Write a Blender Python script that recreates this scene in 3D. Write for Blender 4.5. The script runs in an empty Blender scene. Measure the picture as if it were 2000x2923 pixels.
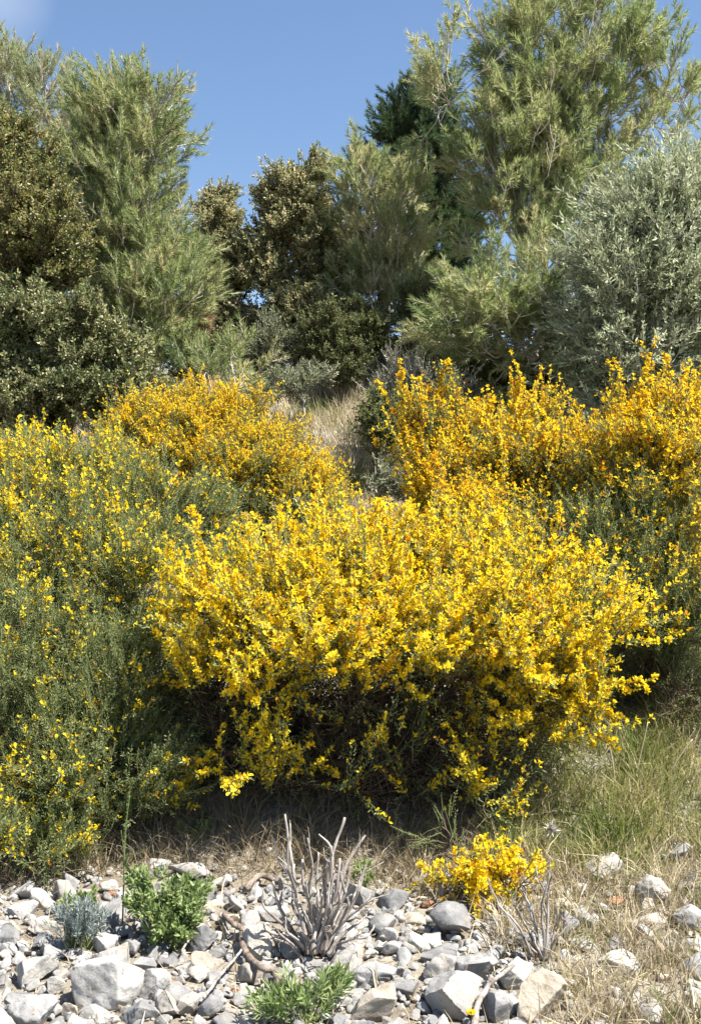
import bpy, math, random
import numpy as np

rng = np.random.default_rng(7)
random.seed(7)
scene = bpy.context.scene
col = scene.collection

# ------------------------------------------------------------------ camera, sky, sun, exposure
CAM_Z = 1.6
VFOV = math.radians(50.0)
FPX = 1461.5 / math.tan(VFOV / 2)            # focal length in photo pixels (2000 x 2923)
cam_data = bpy.data.cameras.new("camera")
cam_data.sensor_fit = 'VERTICAL'
cam_data.angle = VFOV
cam_data.clip_start = 0.05
cam_data.clip_end = 3000
cam = bpy.data.objects.new("camera", cam_data)
cam.location = (0, 0, CAM_Z)
cam.rotation_euler = (math.radians(90), 0, 0)
col.objects.link(cam)
scene.camera = cam
scene.render.resolution_x, scene.render.resolution_y = 700, 1024

SUN_EL = math.radians(60)
SUN_AZ = math.radians(108)                   # clockwise from +Y (view direction): right, a little behind the camera
world = bpy.data.worlds.new("World")
scene.world = world
world.use_nodes = True
wn, wl = world.node_tree.nodes, world.node_tree.links
wn.clear()
wo = wn.new("ShaderNodeOutputWorld")
bg = wn.new("ShaderNodeBackground")
sky = wn.new("ShaderNodeTexSky")
sky.sky_type = 'NISHITA'
sky.sun_disc = False
sky.sun_elevation = SUN_EL
sky.sun_rotation = SUN_AZ
sky.altitude = 300
sky.air_density = 1.0
sky.dust_density = 0.3
sky.ozone_density = 3.0
bg.inputs['Strength'].default_value = 0.066
# one thin wisp of cloud, high up on the left
tc = wn.new("ShaderNodeTexCoord")
nz = wn.new("ShaderNodeTexNoise")
nz.inputs['Scale'].default_value = 9
nz.inputs['Detail'].default_value = 5
nz.inputs['Roughness'].default_value = 0.55
dist = wn.new("ShaderNodeVectorMath"); dist.operation = 'DISTANCE'
cd = np.array([-0.325, 1, 0.475]); cd = cd / np.linalg.norm(cd)
dist.inputs[1].default_value = tuple(cd)
mr = wn.new("ShaderNodeMapRange")
mr.inputs[1].default_value = 0.05; mr.inputs[2].default_value = 0.0
mr.inputs[3].default_value = 0.0; mr.inputs[4].default_value = 1.0
mul = wn.new("ShaderNodeMath"); mul.operation = 'MULTIPLY'
mul2 = wn.new("ShaderNodeMath"); mul2.operation = 'MULTIPLY'; mul2.inputs[1].default_value = 0.75; mul2.use_clamp = True
mixc = wn.new("ShaderNodeMix"); mixc.data_type = 'RGBA'
mixc.inputs[7].default_value = (6.0, 6.5, 7.2, 1)
wl.new(tc.outputs['Generated'], nz.inputs['Vector'])
wl.new(tc.outputs['Generated'], dist.inputs[0])
wl.new(dist.outputs['Value'], mr.inputs[0])
wl.new(mr.outputs[0], mul.inputs[0]); wl.new(nz.outputs['Fac'], mul.inputs[1])
wl.new(mul.outputs[0], mul2.inputs[0])
wl.new(mul2.outputs[0], mixc.inputs[0])
wl.new(sky.outputs[0], mixc.inputs[6])
wl.new(mixc.outputs[2], bg.inputs['Color'])
wl.new(bg.outputs[0], wo.inputs['Surface'])

sun_data = bpy.data.lights.new("sun", 'SUN')
sun_data.energy = 4.9
sun_data.angle = math.radians(0.53)
sun_data.color = (1.0, 0.95, 0.87)
sun = bpy.data.objects.new("sun", sun_data)
sv = np.array([math.sin(SUN_AZ) * math.cos(SUN_EL), math.cos(SUN_AZ) * math.cos(SUN_EL), math.sin(SUN_EL)])
from mathutils import Vector
sun.rotation_euler = Vector(sv).to_track_quat('Z', 'Y').to_euler()
sun.location = (6, -4, 12)
col.objects.link(sun)

scene.view_settings.view_transform = 'Standard'
scene.view_settings.look = 'None'
scene.view_settings.exposure = 1.5
scene.view_settings.gamma = 1.0
scene.cycles.max_bounces = 10
scene.cycles.diffuse_bounces = 5
scene.cycles.glossy_bounces = 2
scene.cycles.transmission_bounces = 7
scene.cycles.use_denoising = True

# ------------------------------------------------------------------ helpers
def tag(o, label=None, cat=None, group=None, kind=None):
    if label: o['label'] = label
    if cat: o['category'] = cat
    if group: o['group'] = group
    if kind: o['kind'] = kind
    return o

def empty(name, loc, label, cat, group=None):
    o = bpy.data.objects.new(name, None)
    o.empty_display_size = 0.1
    o.location = tuple(loc)
    col.objects.link(o)
    return tag(o, label, cat, group)

class Geo:
    """collects vertex / face arrays and links them as one mesh object"""
    def __init__(self):
        self.V, self.F, self.A, self.n = [], [], [], 0
    def add(self, v, f, rnd=0.5):
        v = np.asarray(v, dtype=np.float32).reshape(-1, 3)
        if len(v) == 0: return
        self.V.append(v); self.F.append(np.asarray(f, dtype=np.int64) + self.n)
        a = np.empty(len(v), dtype=np.float32); a[:] = rnd
        self.A.append(a); self.n += len(v)
    def inst(self, tv, tf, R, T, S, rnd):
        """copies of a template (k,3): R (n,3,3) columns = axes, T (n,3), S (n) or (n,3)"""
        n, k = len(T), len(tv)
        if n == 0: return
        S = np.asarray(S, dtype=float)
        if S.ndim == 1: S = np.repeat(S[:, None], 3, 1)
        loc = tv[None] * S[:, None, :]
        v = np.einsum('nij,nkj->nki', R, loc) + T[:, None, :]
        tf = np.asarray(tf)
        f = (tf[None] + (np.arange(n) * k)[:, None, None]).reshape(-1, tf.shape[1])
        self.add(v.reshape(-1, 3), f, np.repeat(rnd, k))
    def build(self, name, mat, parent=None, smooth=False, loc=None):
        me = bpy.data.meshes.new(name)
        if self.n:
            V = np.concatenate(self.V)
            if loc is not None: V = V - np.asarray(loc, dtype=np.float32)
            loops = np.concatenate([f.ravel() for f in self.F]).astype(np.int32)
            tot = np.concatenate([np.full(len(f), f.shape[1], dtype=np.int32) for f in self.F])
            start = np.concatenate([[0], np.cumsum(tot)[:-1]]).astype(np.int32)
            me.vertices.add(len(V)); me.vertices.foreach_set('co', V.astype(np.float32).ravel())
            me.loops.add(len(loops)); me.loops.foreach_set('vertex_index', loops)
            me.polygons.add(len(tot)); me.polygons.foreach_set('loop_start', start)
            me.polygons.foreach_set('loop_total', tot)
            if smooth: me.polygons.foreach_set('use_smooth', np.ones(len(tot), dtype=bool))
            at = me.attributes.new('rnd', 'FLOAT', 'POINT')
            at.data.foreach_set('value', np.concatenate(self.A))
            me.update(calc_edges=True)
        me.materials.append(mat)
        o = bpy.data.objects.new(name, me)
        col.objects.link(o)
        if loc is not None and parent is None: o.location = tuple(loc)
        if parent is not None: o.parent = parent
        return o

def norm(a):
    return a / np.maximum(np.linalg.norm(a, axis=-1, keepdims=True), 1e-9)

def frames(d, roll=None):
    """(n,3,3) rotation with local z along d"""
    d = norm(np.asarray(d, dtype=float)); n = len(d)
    ref = np.where(np.abs(d[:, 2:3]) > 0.9, np.array([[1., 0, 0]]), np.array([[0, 0, 1.]]))
    x = norm(np.cross(ref, d)); y = np.cross(d, x)
    if roll is None: roll = rng.uniform(0, 2 * math.pi, n)
    c, s = np.cos(roll)[:, None], np.sin(roll)[:, None]
    return np.stack([x * c + y * s, -x * s + y * c, d], axis=2)

def smoothstep(a, b, x):
    t = np.clip((x - a) / (b - a), 0, 1); return t * t * (3 - 2 * t)

def vnoise(x, y, seed=0):
    """cheap smooth 2-D noise from sines"""
    s = seed * 1.7
    return (np.sin(1.3 * x + 2.1 * y + s) + np.sin(-2.3 * x + 1.1 * y + 2 * s) + np.sin(3.1 * x + 0.7 * y + 3 * s) + np.sin(0.6 * x - 2.9 * y + s)) / 4

def ground_h(x, y):
    x = np.asarray(x, dtype=float); y = np.asarray(y, dtype=float)
    t = (y - 4.95 + 0.1 * x) / 0.35
    sp = 0.35 * np.log1p(np.exp(np.clip(t, -40, 40)))
    t2 = (y - 13.0) / 0.8
    sp2 = 0.8 * np.log1p(np.exp(np.clip(t2, -40, 40)))
    z = 0.44 * sp - 0.46 * sp2
    z = z - smoothstep(40, 200, y) * 0 + 0.05 * vnoise(x * 1.5, y * 1.5, 1) * smoothstep(3, 6, y) + 0.015 * vnoise(x * 5, y * 5, 2)
    return np.where(y > 4, z, z)

def P(px, py, d):
    """photo pixel at a chosen distance -> point in the place"""
    return np.array([(px - 1000) / FPX * d, d, CAM_Z - (py - 1461.5) / FPX * d])

def on_ground(px, py, lift=0.0):
    """where the line of sight of a photo pixel meets the ground"""
    ds = np.linspace(2.8, 14, 1200)
    x = (px - 1000) / FPX * ds; z = CAM_Z - (py - 1461.5) / FPX * ds
    g = ground_h(x, ds) + lift
    i = int(np.argmax(z <= g))
    return np.array([x[i], ds[i], float(ground_h(x[i], ds[i]))]), ds[i]

# ------------------------------------------------------------------ materials
def lin(r, g, b):
    f = lambda c: (c / 255 / 12.92) if c / 255 <= 0.04045 else ((c / 255 + 0.055) / 1.055) ** 2.4
    return (f(r), f(g), f(b), 1)

def ramp_node(nt, stops):
    r = nt.nodes.new("ShaderNodeValToRGB")
    el = r.color_ramp.elements
    while len(el) < len(stops): el.new(0.5)
    for e, (p, c) in zip(el, stops):
        e.position = p; e.color = tuple(c) if len(c) == 4 else (*c, 1)
    return r

def leaf_mat(name, stops, trans=0.35, rough=0.5, spec=0.3, tcol=None):
    """leaves / petals / needles: colour varies leaf by leaf, some light passes through"""
    m = bpy.data.materials.new(name); m.use_nodes = True
    nt = m.node_tree; nt.nodes.clear()
    out = nt.nodes.new("ShaderNodeOutputMaterial")
    at = nt.nodes.new("ShaderNodeAttribute"); at.attribute_name = 'rnd'
    rp = ramp_node(nt, stops)
    nt.links.new(at.outputs['Fac'], rp.inputs[0])
    pb = nt.nodes.new("ShaderNodeBsdfPrincipled")
    pb.inputs['Roughness'].default_value = rough
    pb.inputs['Specular IOR Level'].default_value = spec
    nt.links.new(rp.outputs[0], pb.inputs['Base Color'])
    tr = nt.nodes.new("ShaderNodeBsdfTranslucent")
    if tcol:
        mx = nt.nodes.new("ShaderNodeMix"); mx.data_type = 'RGBA'; mx.blend_type = 'MULTIPLY'
        mx.inputs[0].default_value = 1; mx.inputs[7].default_value = (*tcol, 1)
        nt.links.new(rp.outputs[0], mx.inputs[6]); nt.links.new(mx.outputs[2], tr.inputs[0])
    else:
        nt.links.new(rp.outputs[0], tr.inputs[0])
    ms = nt.nodes.new("ShaderNodeMixShader"); ms.inputs[0].default_value = trans
    nt.links.new(pb.outputs[0], ms.inputs[1]); nt.links.new(tr.outputs[0], ms.inputs[2])
    nt.links.new(ms.outputs[0], out.inputs[0])
    return m

def noise_mat(name, stops, scale=8, rough=0.9, bump=0.3, detail=8, stretch=None, use_rnd=False, bscale=None, spec=0.2, bdist=0.02):
    m = bpy.data.materials.new(name); m.use_nodes = True
    nt = m.node_tree; pb = nt.nodes['Principled BSDF']
    pb.inputs['Roughness'].default_value = rough
    pb.inputs['Specular IOR Level'].default_value = spec
    tcn = nt.nodes.new("ShaderNodeTexCoord")
    src = tcn.outputs['Object']
    if use_rnd:      # shift the pattern stone by stone
        oi = nt.nodes.new("ShaderNodeObjectInfo")
        va = nt.nodes.new("ShaderNodeVectorMath"); va.operation = 'ADD'
        vm = nt.nodes.new("ShaderNodeMath"); vm.operation = 'MULTIPLY'; vm.inputs[1].default_value = 37.0
        nt.links.new(oi.outputs['Random'], vm.inputs[0])
        nt.links.new(src, va.inputs[0]); nt.links.new(vm.outputs[0], va.inputs[1]); src = va.outputs[0]
    if stretch:
        mp = nt.nodes.new("ShaderNodeMapping"); mp.inputs['Scale'].default_value = stretch
        nt.links.new(src, mp.inputs[0]); src = mp.outputs[0]
    n1 = nt.nodes.new("ShaderNodeTexNoise")
    n1.inputs['Scale'].default_value = scale; n1.inputs['Detail'].default_value = detail; n1.inputs['Roughness'].default_value = 0.65
    nt.links.new(src, n1.inputs['Vector'])
    rp = ramp_node(nt, stops)
    nt.links.new(n1.outputs['Fac'], rp.inputs[0])
    nt.links.new(rp.outputs[0], pb.inputs['Base Color'])
    n2 = nt.nodes.new("ShaderNodeTexNoise")
    n2.inputs['Scale'].default_value = bscale or scale * 5; n2.inputs['Detail'].default_value = 8; n2.inputs['Roughness'].default_value = 0.7
    nt.links.new(src, n2.inputs['Vector'])
    bp = nt.nodes.new("ShaderNodeBump"); bp.inputs['Strength'].default_value = bump; bp.inputs['Distance'].default_value = bdist
    nt.links.new(n2.outputs['Fac'], bp.inputs['Height'])
    nt.links.new(bp.outputs[0], pb.inputs['Normal'])
    return m

def rock_mat(name, tone):
    """limestone: grey body, pale weathered patches, ochre stains, dark pits; each stone its own shift and shade"""
    m = bpy.data.materials.new(name); m.use_nodes = True
    nt = m.node_tree; pb = nt.nodes['Principled BSDF']; L = nt.links.new
    pb.inputs['Roughness'].default_value = 0.92; pb.inputs['Specular IOR Level'].default_value = 0.15
    tcn = nt.nodes.new("ShaderNodeTexCoord"); at = nt.nodes.new("ShaderNodeAttribute"); at.attribute_name = 'rnd'
    oi = nt.nodes.new("ShaderNodeObjectInfo")
    ad = nt.nodes.new("ShaderNodeMath"); ad.operation = 'ADD'
    L(oi.outputs['Random'], ad.inputs[0]); L(at.outputs['Fac'], ad.inputs[1])
    fr = nt.nodes.new("ShaderNodeMath"); fr.operation = 'FRACT'; L(ad.outputs[0], fr.inputs[0])
    sc = nt.nodes.new("ShaderNodeMath"); sc.operation = 'MULTIPLY'; sc.inputs[1].default_value = 23; L(fr.outputs[0], sc.inputs[0])
    geo = nt.nodes.new("ShaderNodeNewGeometry")
    va = nt.nodes.new("ShaderNodeVectorMath"); va.operation = 'ADD'; L(geo.outputs['Position'], va.inputs[0]); L(sc.outputs[0], va.inputs[1])
    def noise(s, d=8, r=0.62):
        n = nt.nodes.new("ShaderNodeTexNoise"); n.inputs['Scale'].default_value = s; n.inputs['Detail'].default_value = d; n.inputs['Roughness'].default_value = r
        L(va.outputs[0], n.inputs['Vector']); return n.outputs['Fac']
    c1 = ramp_node(nt, tone)
    L(noise(14), c1.inputs[0])
    c2 = ramp_node(nt, [(0.55, (0, 0, 0)), (0.72, (1, 1, 1))])
    L(noise(6, 4), c2.inputs[0])
    mx = nt.nodes.new("ShaderNodeMix"); mx.data_type = 'RGBA'
    mfac = nt.nodes.new("ShaderNodeMath"); mfac.operation = 'MULTIPLY'; mfac.inputs[1].default_value = 0.45
    L(c2.outputs[0], mfac.inputs[0]); L(mfac.outputs[0], mx.inputs[0])
    L(c1.outputs[0], mx.inputs[6]); mx.inputs[7].default_value = (0.42, 0.33, 0.22, 1)
    pit = ramp_node(nt, [(0.28, (0.45, 0.45, 0.45)), (0.42, (1, 1, 1))])
    L(noise(55, 6, 0.7), pit.inputs[0])
    m2 = nt.nodes.new("ShaderNodeMix"); m2.data_type = 'RGBA'; m2.blend_type = 'MULTIPLY'; m2.inputs[0].default_value = 1
    L(mx.outputs[2], m2.inputs[6]); L(pit.outputs[0], m2.inputs[7])
    # shade of the whole stone
    tn = ramp_node(nt, [(0.0, (0.56, 0.56, 0.57)), (0.35, (0.80, 0.80, 0.80)), (0.6, (1.0, 0.99, 0.97)), (0.85, (1.12, 1.08, 1.0)), (1.0, (0.93, 0.86, 0.77))])
    L(fr.outputs[0], tn.inputs[0])
    m3 = nt.nodes.new("ShaderNodeMix"); m3.data_type = 'RGBA'; m3.blend_type = 'MULTIPLY'; m3.inputs[0].default_value = 1
    L(m2.outputs[2], m3.inputs[6]); L(tn.outputs[0], m3.inputs[7])
    L(m3.outputs[2], pb.inputs['Base Color'])
    bp = nt.nodes.new("ShaderNodeBump"); bp.inputs['Strength'].default_value = 0.7; bp.inputs['Distance'].default_value = 0.012
    L(noise(38, 10, 0.7), bp.inputs['Height']); L(bp.outputs[0], pb.inputs['Normal'])
    return m

M = {}
M['needle'] = leaf_mat('pine_needle', [(0, (0.114, 0.177, 0.065)), (.45, (0.253, 0.318, 0.115)), (.8, (0.429, 0.447, 0.195)), (1, (0.683, 0.565, 0.326))], trans=0.5, rough=.45, spec=.4)
M['needle_pale'] = leaf_mat('pale_pine_needle', [(0, (0.138, 0.198, 0.095)), (.5, (0.293, 0.339, 0.157)), (1, (0.549, 0.510, 0.273))], trans=0.5, rough=.45, spec=.4)
M['needle_shaded'] = leaf_mat('shaded_pine_needle', [(0, (0.034, 0.066, 0.029)), (.6, (0.075, 0.122, 0.046)), (1, (0.140, 0.188, 0.064))], trans=0.4, rough=.5)  # darker needle colour stands in for the shade on the pine at the back
M['needle_dry'] = leaf_mat('dead_needle', [(0, (.16, .09, .05)), (1, (.32, .19, .11))], trans=.2)
M['oak'] = leaf_mat('holm_oak_leaf', [(0, (0.108, 0.138, 0.066)), (.45, (0.288, 0.300, 0.132)), (.75, (0.528, 0.480, 0.252)), (1, (0.768, 0.624, 0.384))], trans=.42, rough=.4, spec=.45)
M['oak_brown'] = leaf_mat('brownish_oak_leaf', [(0, (.07, .095, .03)), (.4, (.17, .19, .06)), (.75, (.32, .29, .10)), (1, (.48, .39, .18))], trans=.42, rough=.4, spec=.45)
M['oak_cream'] = leaf_mat('pale_oak_leaf', [(0, (0.060, 0.090, 0.036)), (.45, (0.144, 0.174, 0.060)), (.75, (0.348, 0.348, 0.156)), (1, (0.696, 0.636, 0.360))], trans=.38, rough=.4, spec=.5)
M['olive'] = leaf_mat('olive_leaf', [(0, (0.143, 0.167, 0.084)), (.4, (0.302, 0.334, 0.182)), (.75, (0.504, 0.546, 0.350)), (1, (0.689, 0.722, 0.532))], trans=.36, rough=.5, spec=.35)
M['shrub'] = leaf_mat('shrub_leaf', [(0, (.07, .095, .035)), (.6, (.18, .20, .075)), (1, (.36, .35, .17))], trans=.42, rough=.45)
M['shrub_grey'] = leaf_mat('grey_shrub_leaf', [(0, (0.112, 0.136, 0.072)), (.6, (0.240, 0.256, 0.144)), (1, (0.416, 0.400, 0.272))], trans=0.3)
M['broom_leaf'] = leaf_mat('broom_leaf', [(0, (0.130, 0.165, 0.072)), (.55, (0.304, 0.350, 0.150)), (1, (0.516, 0.537, 0.254))], trans=.5, rough=.55, spec=.2)
M['petal'] = leaf_mat('yellow_petal', [(0, (.60, .28, .02)), (.1, (.86, .57, .012)), (.4, (.90, .68, .018)), (.75, (.91, .74, .03)), (1, (.93, .80, .10))], trans=.5, rough=.6, spec=.15)
M['petal_orange'] = leaf_mat('deep_yellow_petal', [(0, (.50, .20, .02)), (.12, (.85, .50, .01)), (.4, (.90, .62, .015)), (1, (.93, .74, .04))], trans=.5, rough=.6, spec=.15)
M['bark'] = noise_mat('pine_bark', [(.3, (.10, .075, .055)), (.7, (.26, .22, .18))], scale=20, bump=.6)
M['twig_pale'] = noise_mat('pale_twig_bark', [(.3, (.36, .31, .25)), (.7, (.64, .58, .50))], scale=14, bump=.3)
M['twig_brown'] = noise_mat('brown_twig_bark', [(.3, (.055, .038, .025)), (.7, (.15, .11, .08))], scale=14, bump=.3)
M['twig_grey'] = noise_mat('grey_twig_bark', [(.3, (.22, .20, .17)), (.7, (.42, .39, .35))], scale=14, bump=.3)
M['dead_wood'] = noise_mat('weathered_dead_wood', [(.32, (.09, .065, .05)), (.48, (.29, .255, .225)), (.70, (.52, .49, .45))], scale=26, bump=.8, stretch=(1, 1, .12), bdist=.006, use_rnd=True)
M['root_wood'] = noise_mat('weathered_root_wood', [(.3, (.08, .055, .045)), (.5, (.22, .175, .14)), (.72, (.38, .33, .285))], scale=34, bump=.8, bdist=.008)
M['rock'] = rock_mat('limestone', [(.3, (.22, .22, .22)), (.5, (.34, .335, .325)), (.7, (.46, .45, .43))])
M['rock_tan'] = rock_mat('ochre_limestone', [(.3, (.30, .255, .20)), (.5, (.42, .37, .30)), (.7, (.52, .465, .39))])
M['rock_red'] = rock_mat('reddish_stone', [(.3, (.20, .09, .055)), (.5, (.34, .18, .11)), (.7, (.46, .30, .21))])
M['grass'] = leaf_mat('grass_blade', [(0, (0.081, 0.121, 0.022)), (.35, (0.172, 0.207, 0.050)), (.6, (0.299, 0.287, 0.099)), (.8, (0.460, 0.391, 0.209)), (1, (0.598, 0.517, 0.330))], trans=.35)
M['straw'] = leaf_mat('dry_grass_blade', [(0, (0.221, 0.176, 0.106)), (.5, (0.442, 0.364, 0.237)), (.85, (0.650, 0.572, 0.400)), (1, (0.286, 0.299, 0.100))], trans=.3)
M['herb'] = leaf_mat('fresh_green_leaf', [(0, (.13, .19, .06)), (.5, (.25, .33, .12)), (1, (.40, .46, .22))], trans=.45, rough=.65, spec=.15)
M['lavender'] = leaf_mat('grey_green_leaf', [(0, (.14, .175, .16)), (.6, (.26, .30, .28)), (1, (.38, .41, .38))], trans=.15)
M['thistle'] = leaf_mat('dry_thistle_leaf', [(0, (.36, .32, .28)), (1, (.58, .54, .50))], trans=.2)
def ground_material():
    m = noise_mat('soil_and_grit', [(.3, (.15, .12, .085)), (.5, (.27, .235, .185)), (.7, (.42, .385, .33))], scale=3.5, bump=.8, bscale=45, bdist=.03)
    return m
M['soil'] = ground_material()

# ------------------------------------------------------------------ the ground
def build_ground():
    xs = np.concatenate([np.linspace(-900, -12, 14)[:-1], np.linspace(-12, 12, 161), np.linspace(12, 900, 14)[1:]])
    ys = np.concatenate([np.linspace(-900, -4, 12)[:-1], np.linspace(-4, 18, 150), np.linspace(18, 1800, 22)[1:]])
    X, Y = np.meshgrid(xs, ys)
    Z = ground_h(X, Y)
    far = (Y > 18)
    zc = ground_h(X, np.full_like(X, 18.0))
    Z = np.where(far, zc - (Y - 18) * 0.004, Z)
    # tiny lumps close by
    near = (np.abs(X) < 6) & (Y > 2) & (Y < 14)
    Z = Z + np.where(near, rng.normal(0, .008, X.shape), 0)
    V = np.stack([X, Y, Z], -1).reshape(-1, 3)
    ny, nx = X.shape
    i = (np.arange(ny - 1)[:, None] * nx + np.arange(nx - 1)[None]).ravel()
    F = np.stack([i, i + 1, i + nx + 1, i + nx], 1)
    g = Geo(); g.add(V, F)
    o = g.build('ground', M['soil'], smooth=True)
    tag(o, 'rising bank of pale soil and grit under the bushes', 'ground', kind='structure')
build_ground()

# ------------------------------------------------------------------ branching skeleton
class Skel:
    def __init__(self): self.p, self.par, self.dir = [], [], []
    def add(self, p, par, d):
        self.p.append(p); self.par.append(par); self.dir.append(d); return len(self.p) - 1

def grow(roots, pts, up=0.35, climb=0.6, step=0.16, bend=0.45, jitter=0.02):
    """roots: list of polylines (stems). pts: crown points; each is joined to the best earlier node by a bending limb."""
    cap = 400 + len(pts) * 14
    pos = np.zeros((cap, 3)); par = np.full(cap, -1); dr = np.zeros((cap, 3)); n = 0
    depth = np.zeros(cap)
    for line in roots:
        prev = -1
        for k, q in enumerate(line):
            pos[n] = q; par[n] = prev
            if prev >= 0:
                dr[n] = norm(pos[n] - pos[prev])
            else:
                dr[n] = norm(np.asarray(line[1]) - np.asarray(line[0]))
            prev = n; n += 1
    base = pos[:n].copy()
    dd = np.min(np.linalg.norm(pts[:, None, :] - base[None], axis=2), axis=1)
    order = np.argsort(dd + rng.uniform(0, .15, len(pts)) * dd.max())
    tips = np.zeros(len(pts), dtype=int)
    for i in order:
        p = pts[i]
        v = p - pos[:n]
        d = np.linalg.norm(v, axis=1)
        cost = d - climb * np.minimum(v[:, 2], 0) * 1.0 - 0.35 * np.sum(v * dr[:n], axis=1) + depth[:n] * 0.12
        j = int(np.argmin(cost))
        L = max(d[j], 1e-4)
        ctrl = pos[j] + dr[j] * L * bend + np.array([0, 0, -0.02 * L])
        m = max(2, int(math.ceil(L / step)))
        m = min(m, 12)
        prev = j; pp = pos[j]
        for k in range(1, m + 1):
            t = k / m
            q = (1 - t) ** 2 * pos[j] + 2 * t * (1 - t) * ctrl + t * t * p
            if k < m: q = q + rng.normal(0, jitter * min(L, .6), 3)
            if n >= cap: break
            pos[n] = q; par[n] = prev; dr[n] = norm(q - pp + np.array([0, 0, up * .02])); depth[n] = depth[prev] + L / m
            pp = q; prev = n; n += 1
        tips[i] = prev
    return pos[:n], par[:n], dr[:n], tips

def radii(par, r_tip, expo=2.4, r_max=None):
    n = len(par); w = np.zeros(n); has = np.zeros(n, dtype=bool)
    kids = np.bincount(par[par >= 0], minlength=n)
    w[kids == 0] = r_tip ** expo
    for i in range(n - 1, -1, -1):
        if par[i] >= 0: w[par[i]] += w[i]
    r = w ** (1 / expo)
    if r_max: r = np.minimum(r, r_max)
    return np.maximum(r, r_tip)

def tube_edges(g, A, B, ra, rb, sides=4, rnd=None):
    n = len(A)
    if n == 0: return
    d = norm(B - A)
    R = frames(d, np.zeros(n))
    a = np.arange(sides) * 2 * math.pi / sides
    ring = np.stack([np.cos(a), np.sin(a), 0 * a], 1)
    va = np.einsum('nij,kj->nki', R, ring)
    v = np.concatenate([A[:, None] + va * ra[:, None, None], B[:, None] + va * rb[:, None, None]], axis=1)
    k = np.arange(sides); k2 = (k + 1) % sides
    tf = np.stack([k, k2, k2 + sides, k + sides], 1)
    f = (tf[None] + (np.arange(n) * 2 * sides)[:, None, None]).reshape(-1, 4)
    if rnd is None: rnd = rng.uniform(0, 1, n)
    g.add(v.reshape(-1, 3), f, np.repeat(rnd, 2 * sides))

def wood(pos, par, rad, thick_at, gt, gb):
    """thick wood goes to gt (trunk), the rest to gb (branches)"""
    idx = np.where(par >= 0)[0]
    A, B = pos[par[idx]], pos[idx]
    rb = rad[idx]; ra = np.minimum(rad[par[idx]], rb * 1.5)
    th = rb > thick_at
    B2 = B + norm(B - A) * rb[:, None] * .3
    tube_edges(gt, A[th], B2[th], ra[th], rb[th], 8)
    tube_edges(gb, A[~th], B2[~th], ra[~th], rb[~th], 4)

def chain(pts, n=24):
    """Catmull-Rom through control points"""
    P0 = np.asarray(pts, dtype=float)
    Q = np.vstack([2 * P0[0] - P0[1], P0, 2 * P0[-1] - P0[-2]])
    out = []
    segs = len(P0) - 1
    for s in np.linspace(0, segs - 1e-6, n):
        i = int(s); t = s - i
        a, b, c, d = Q[i], Q[i + 1], Q[i + 2], Q[i + 3]
        out.append(.5 * ((2 * b) + (c - a) * t + (2 * a - 5 * b + 4 * c - d) * t * t + (3 * b - a - 3 * c + d) * t ** 3))
    return np.array(out)

def tube(g, line, r, sides=8, rnd=.5, rough=0.0):
    """one continuous tube along a line"""
    line = np.asarray(line); n = len(line); r = np.broadcast_to(np.asarray(r, dtype=float), (n,))
    t = np.gradient(line, axis=0); t = norm(t)
    x = np.cross(t[0], [0.3, 0.9, 0.1]); x /= np.linalg.norm(x)
    a = np.arange(sides) * 2 * math.pi / sides
    rings = []
    for i in range(n):
        x = x - t[i] * np.dot(x, t[i]); x /= np.linalg.norm(x)
        y = np.cross(t[i], x)
        rr = r[i] * (1 + rough * rng.normal(0, 1, sides))
        rings.append(line[i] + (np.cos(a) * rr)[:, None] * x + (np.sin(a) * rr)[:, None] * y)
    V = np.concatenate(rings + [line[:1], line[-1:]])
    k = np.arange(sides); k2 = (k + 1) % sides
    F = np.concatenate([np.stack([k + i * sides, k2 + i * sides, k2 + (i + 1) * sides, k + (i + 1) * sides], 1) for i in range(n - 1)])
    off = g.n
    g.add(V, F, rnd)
    c0, c1 = off + n * sides, off + n * sides + 1
    caps = np.concatenate([np.stack([k2, k, np.full(sides, n * sides)], 1), np.stack([k + (n - 1) * sides, k2 + (n - 1) * sides, np.full(sides, n * sides + 1)], 1)])
    g.F.append(caps + off)

def lobes_points(lobes, shell=0.5, mult=1.0, cl=1, sig=(.08, .08, .08)):
    """lobes: (px, py, d, half width px, half height px, half depth m, count, *extra) -> crown points, outward directions, lobe index"""
    pts, outs, idx = [], [], []
    for i, L in enumerate(lobes):
        px, py, d, rx, ry, rd, n = L[:7]
        n = max(3, int(n * mult))
        c = P(px, py, d)
        s = np.array([rx / FPX * d, rd, ry / FPX * d])
        nc = max(2, int(round(n / cl)))
        uc = norm(rng.normal(0, 1, (nc, 3)))
        rc = np.clip(rng.uniform(0, 1, nc) ** (shell), .12, 1)[:, None] * (rng.uniform(.85, 1.12, nc)[:, None] if cl > 1 else 1)
        which = np.arange(n) % nc
        u, r = uc[which], rc[which]
        p = c + u * r * s
        if cl > 1:
            sg = np.minimum(np.array(sig), s * .6)
            p = p + np.clip(rng.normal(0, 1, (n, 3)), -2, 2) * sg
        pts.append(p); outs.append(norm(u * r / s)); idx.append(np.full(n, i))
    pts = np.concatenate(pts); outs = np.concatenate(outs); idx = np.concatenate(idx)
    ok = pts[:, 2] > ground_h(pts[:, 0], pts[:, 1]) + 0.03
    return pts[ok], outs[ok], idx[ok]

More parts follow.
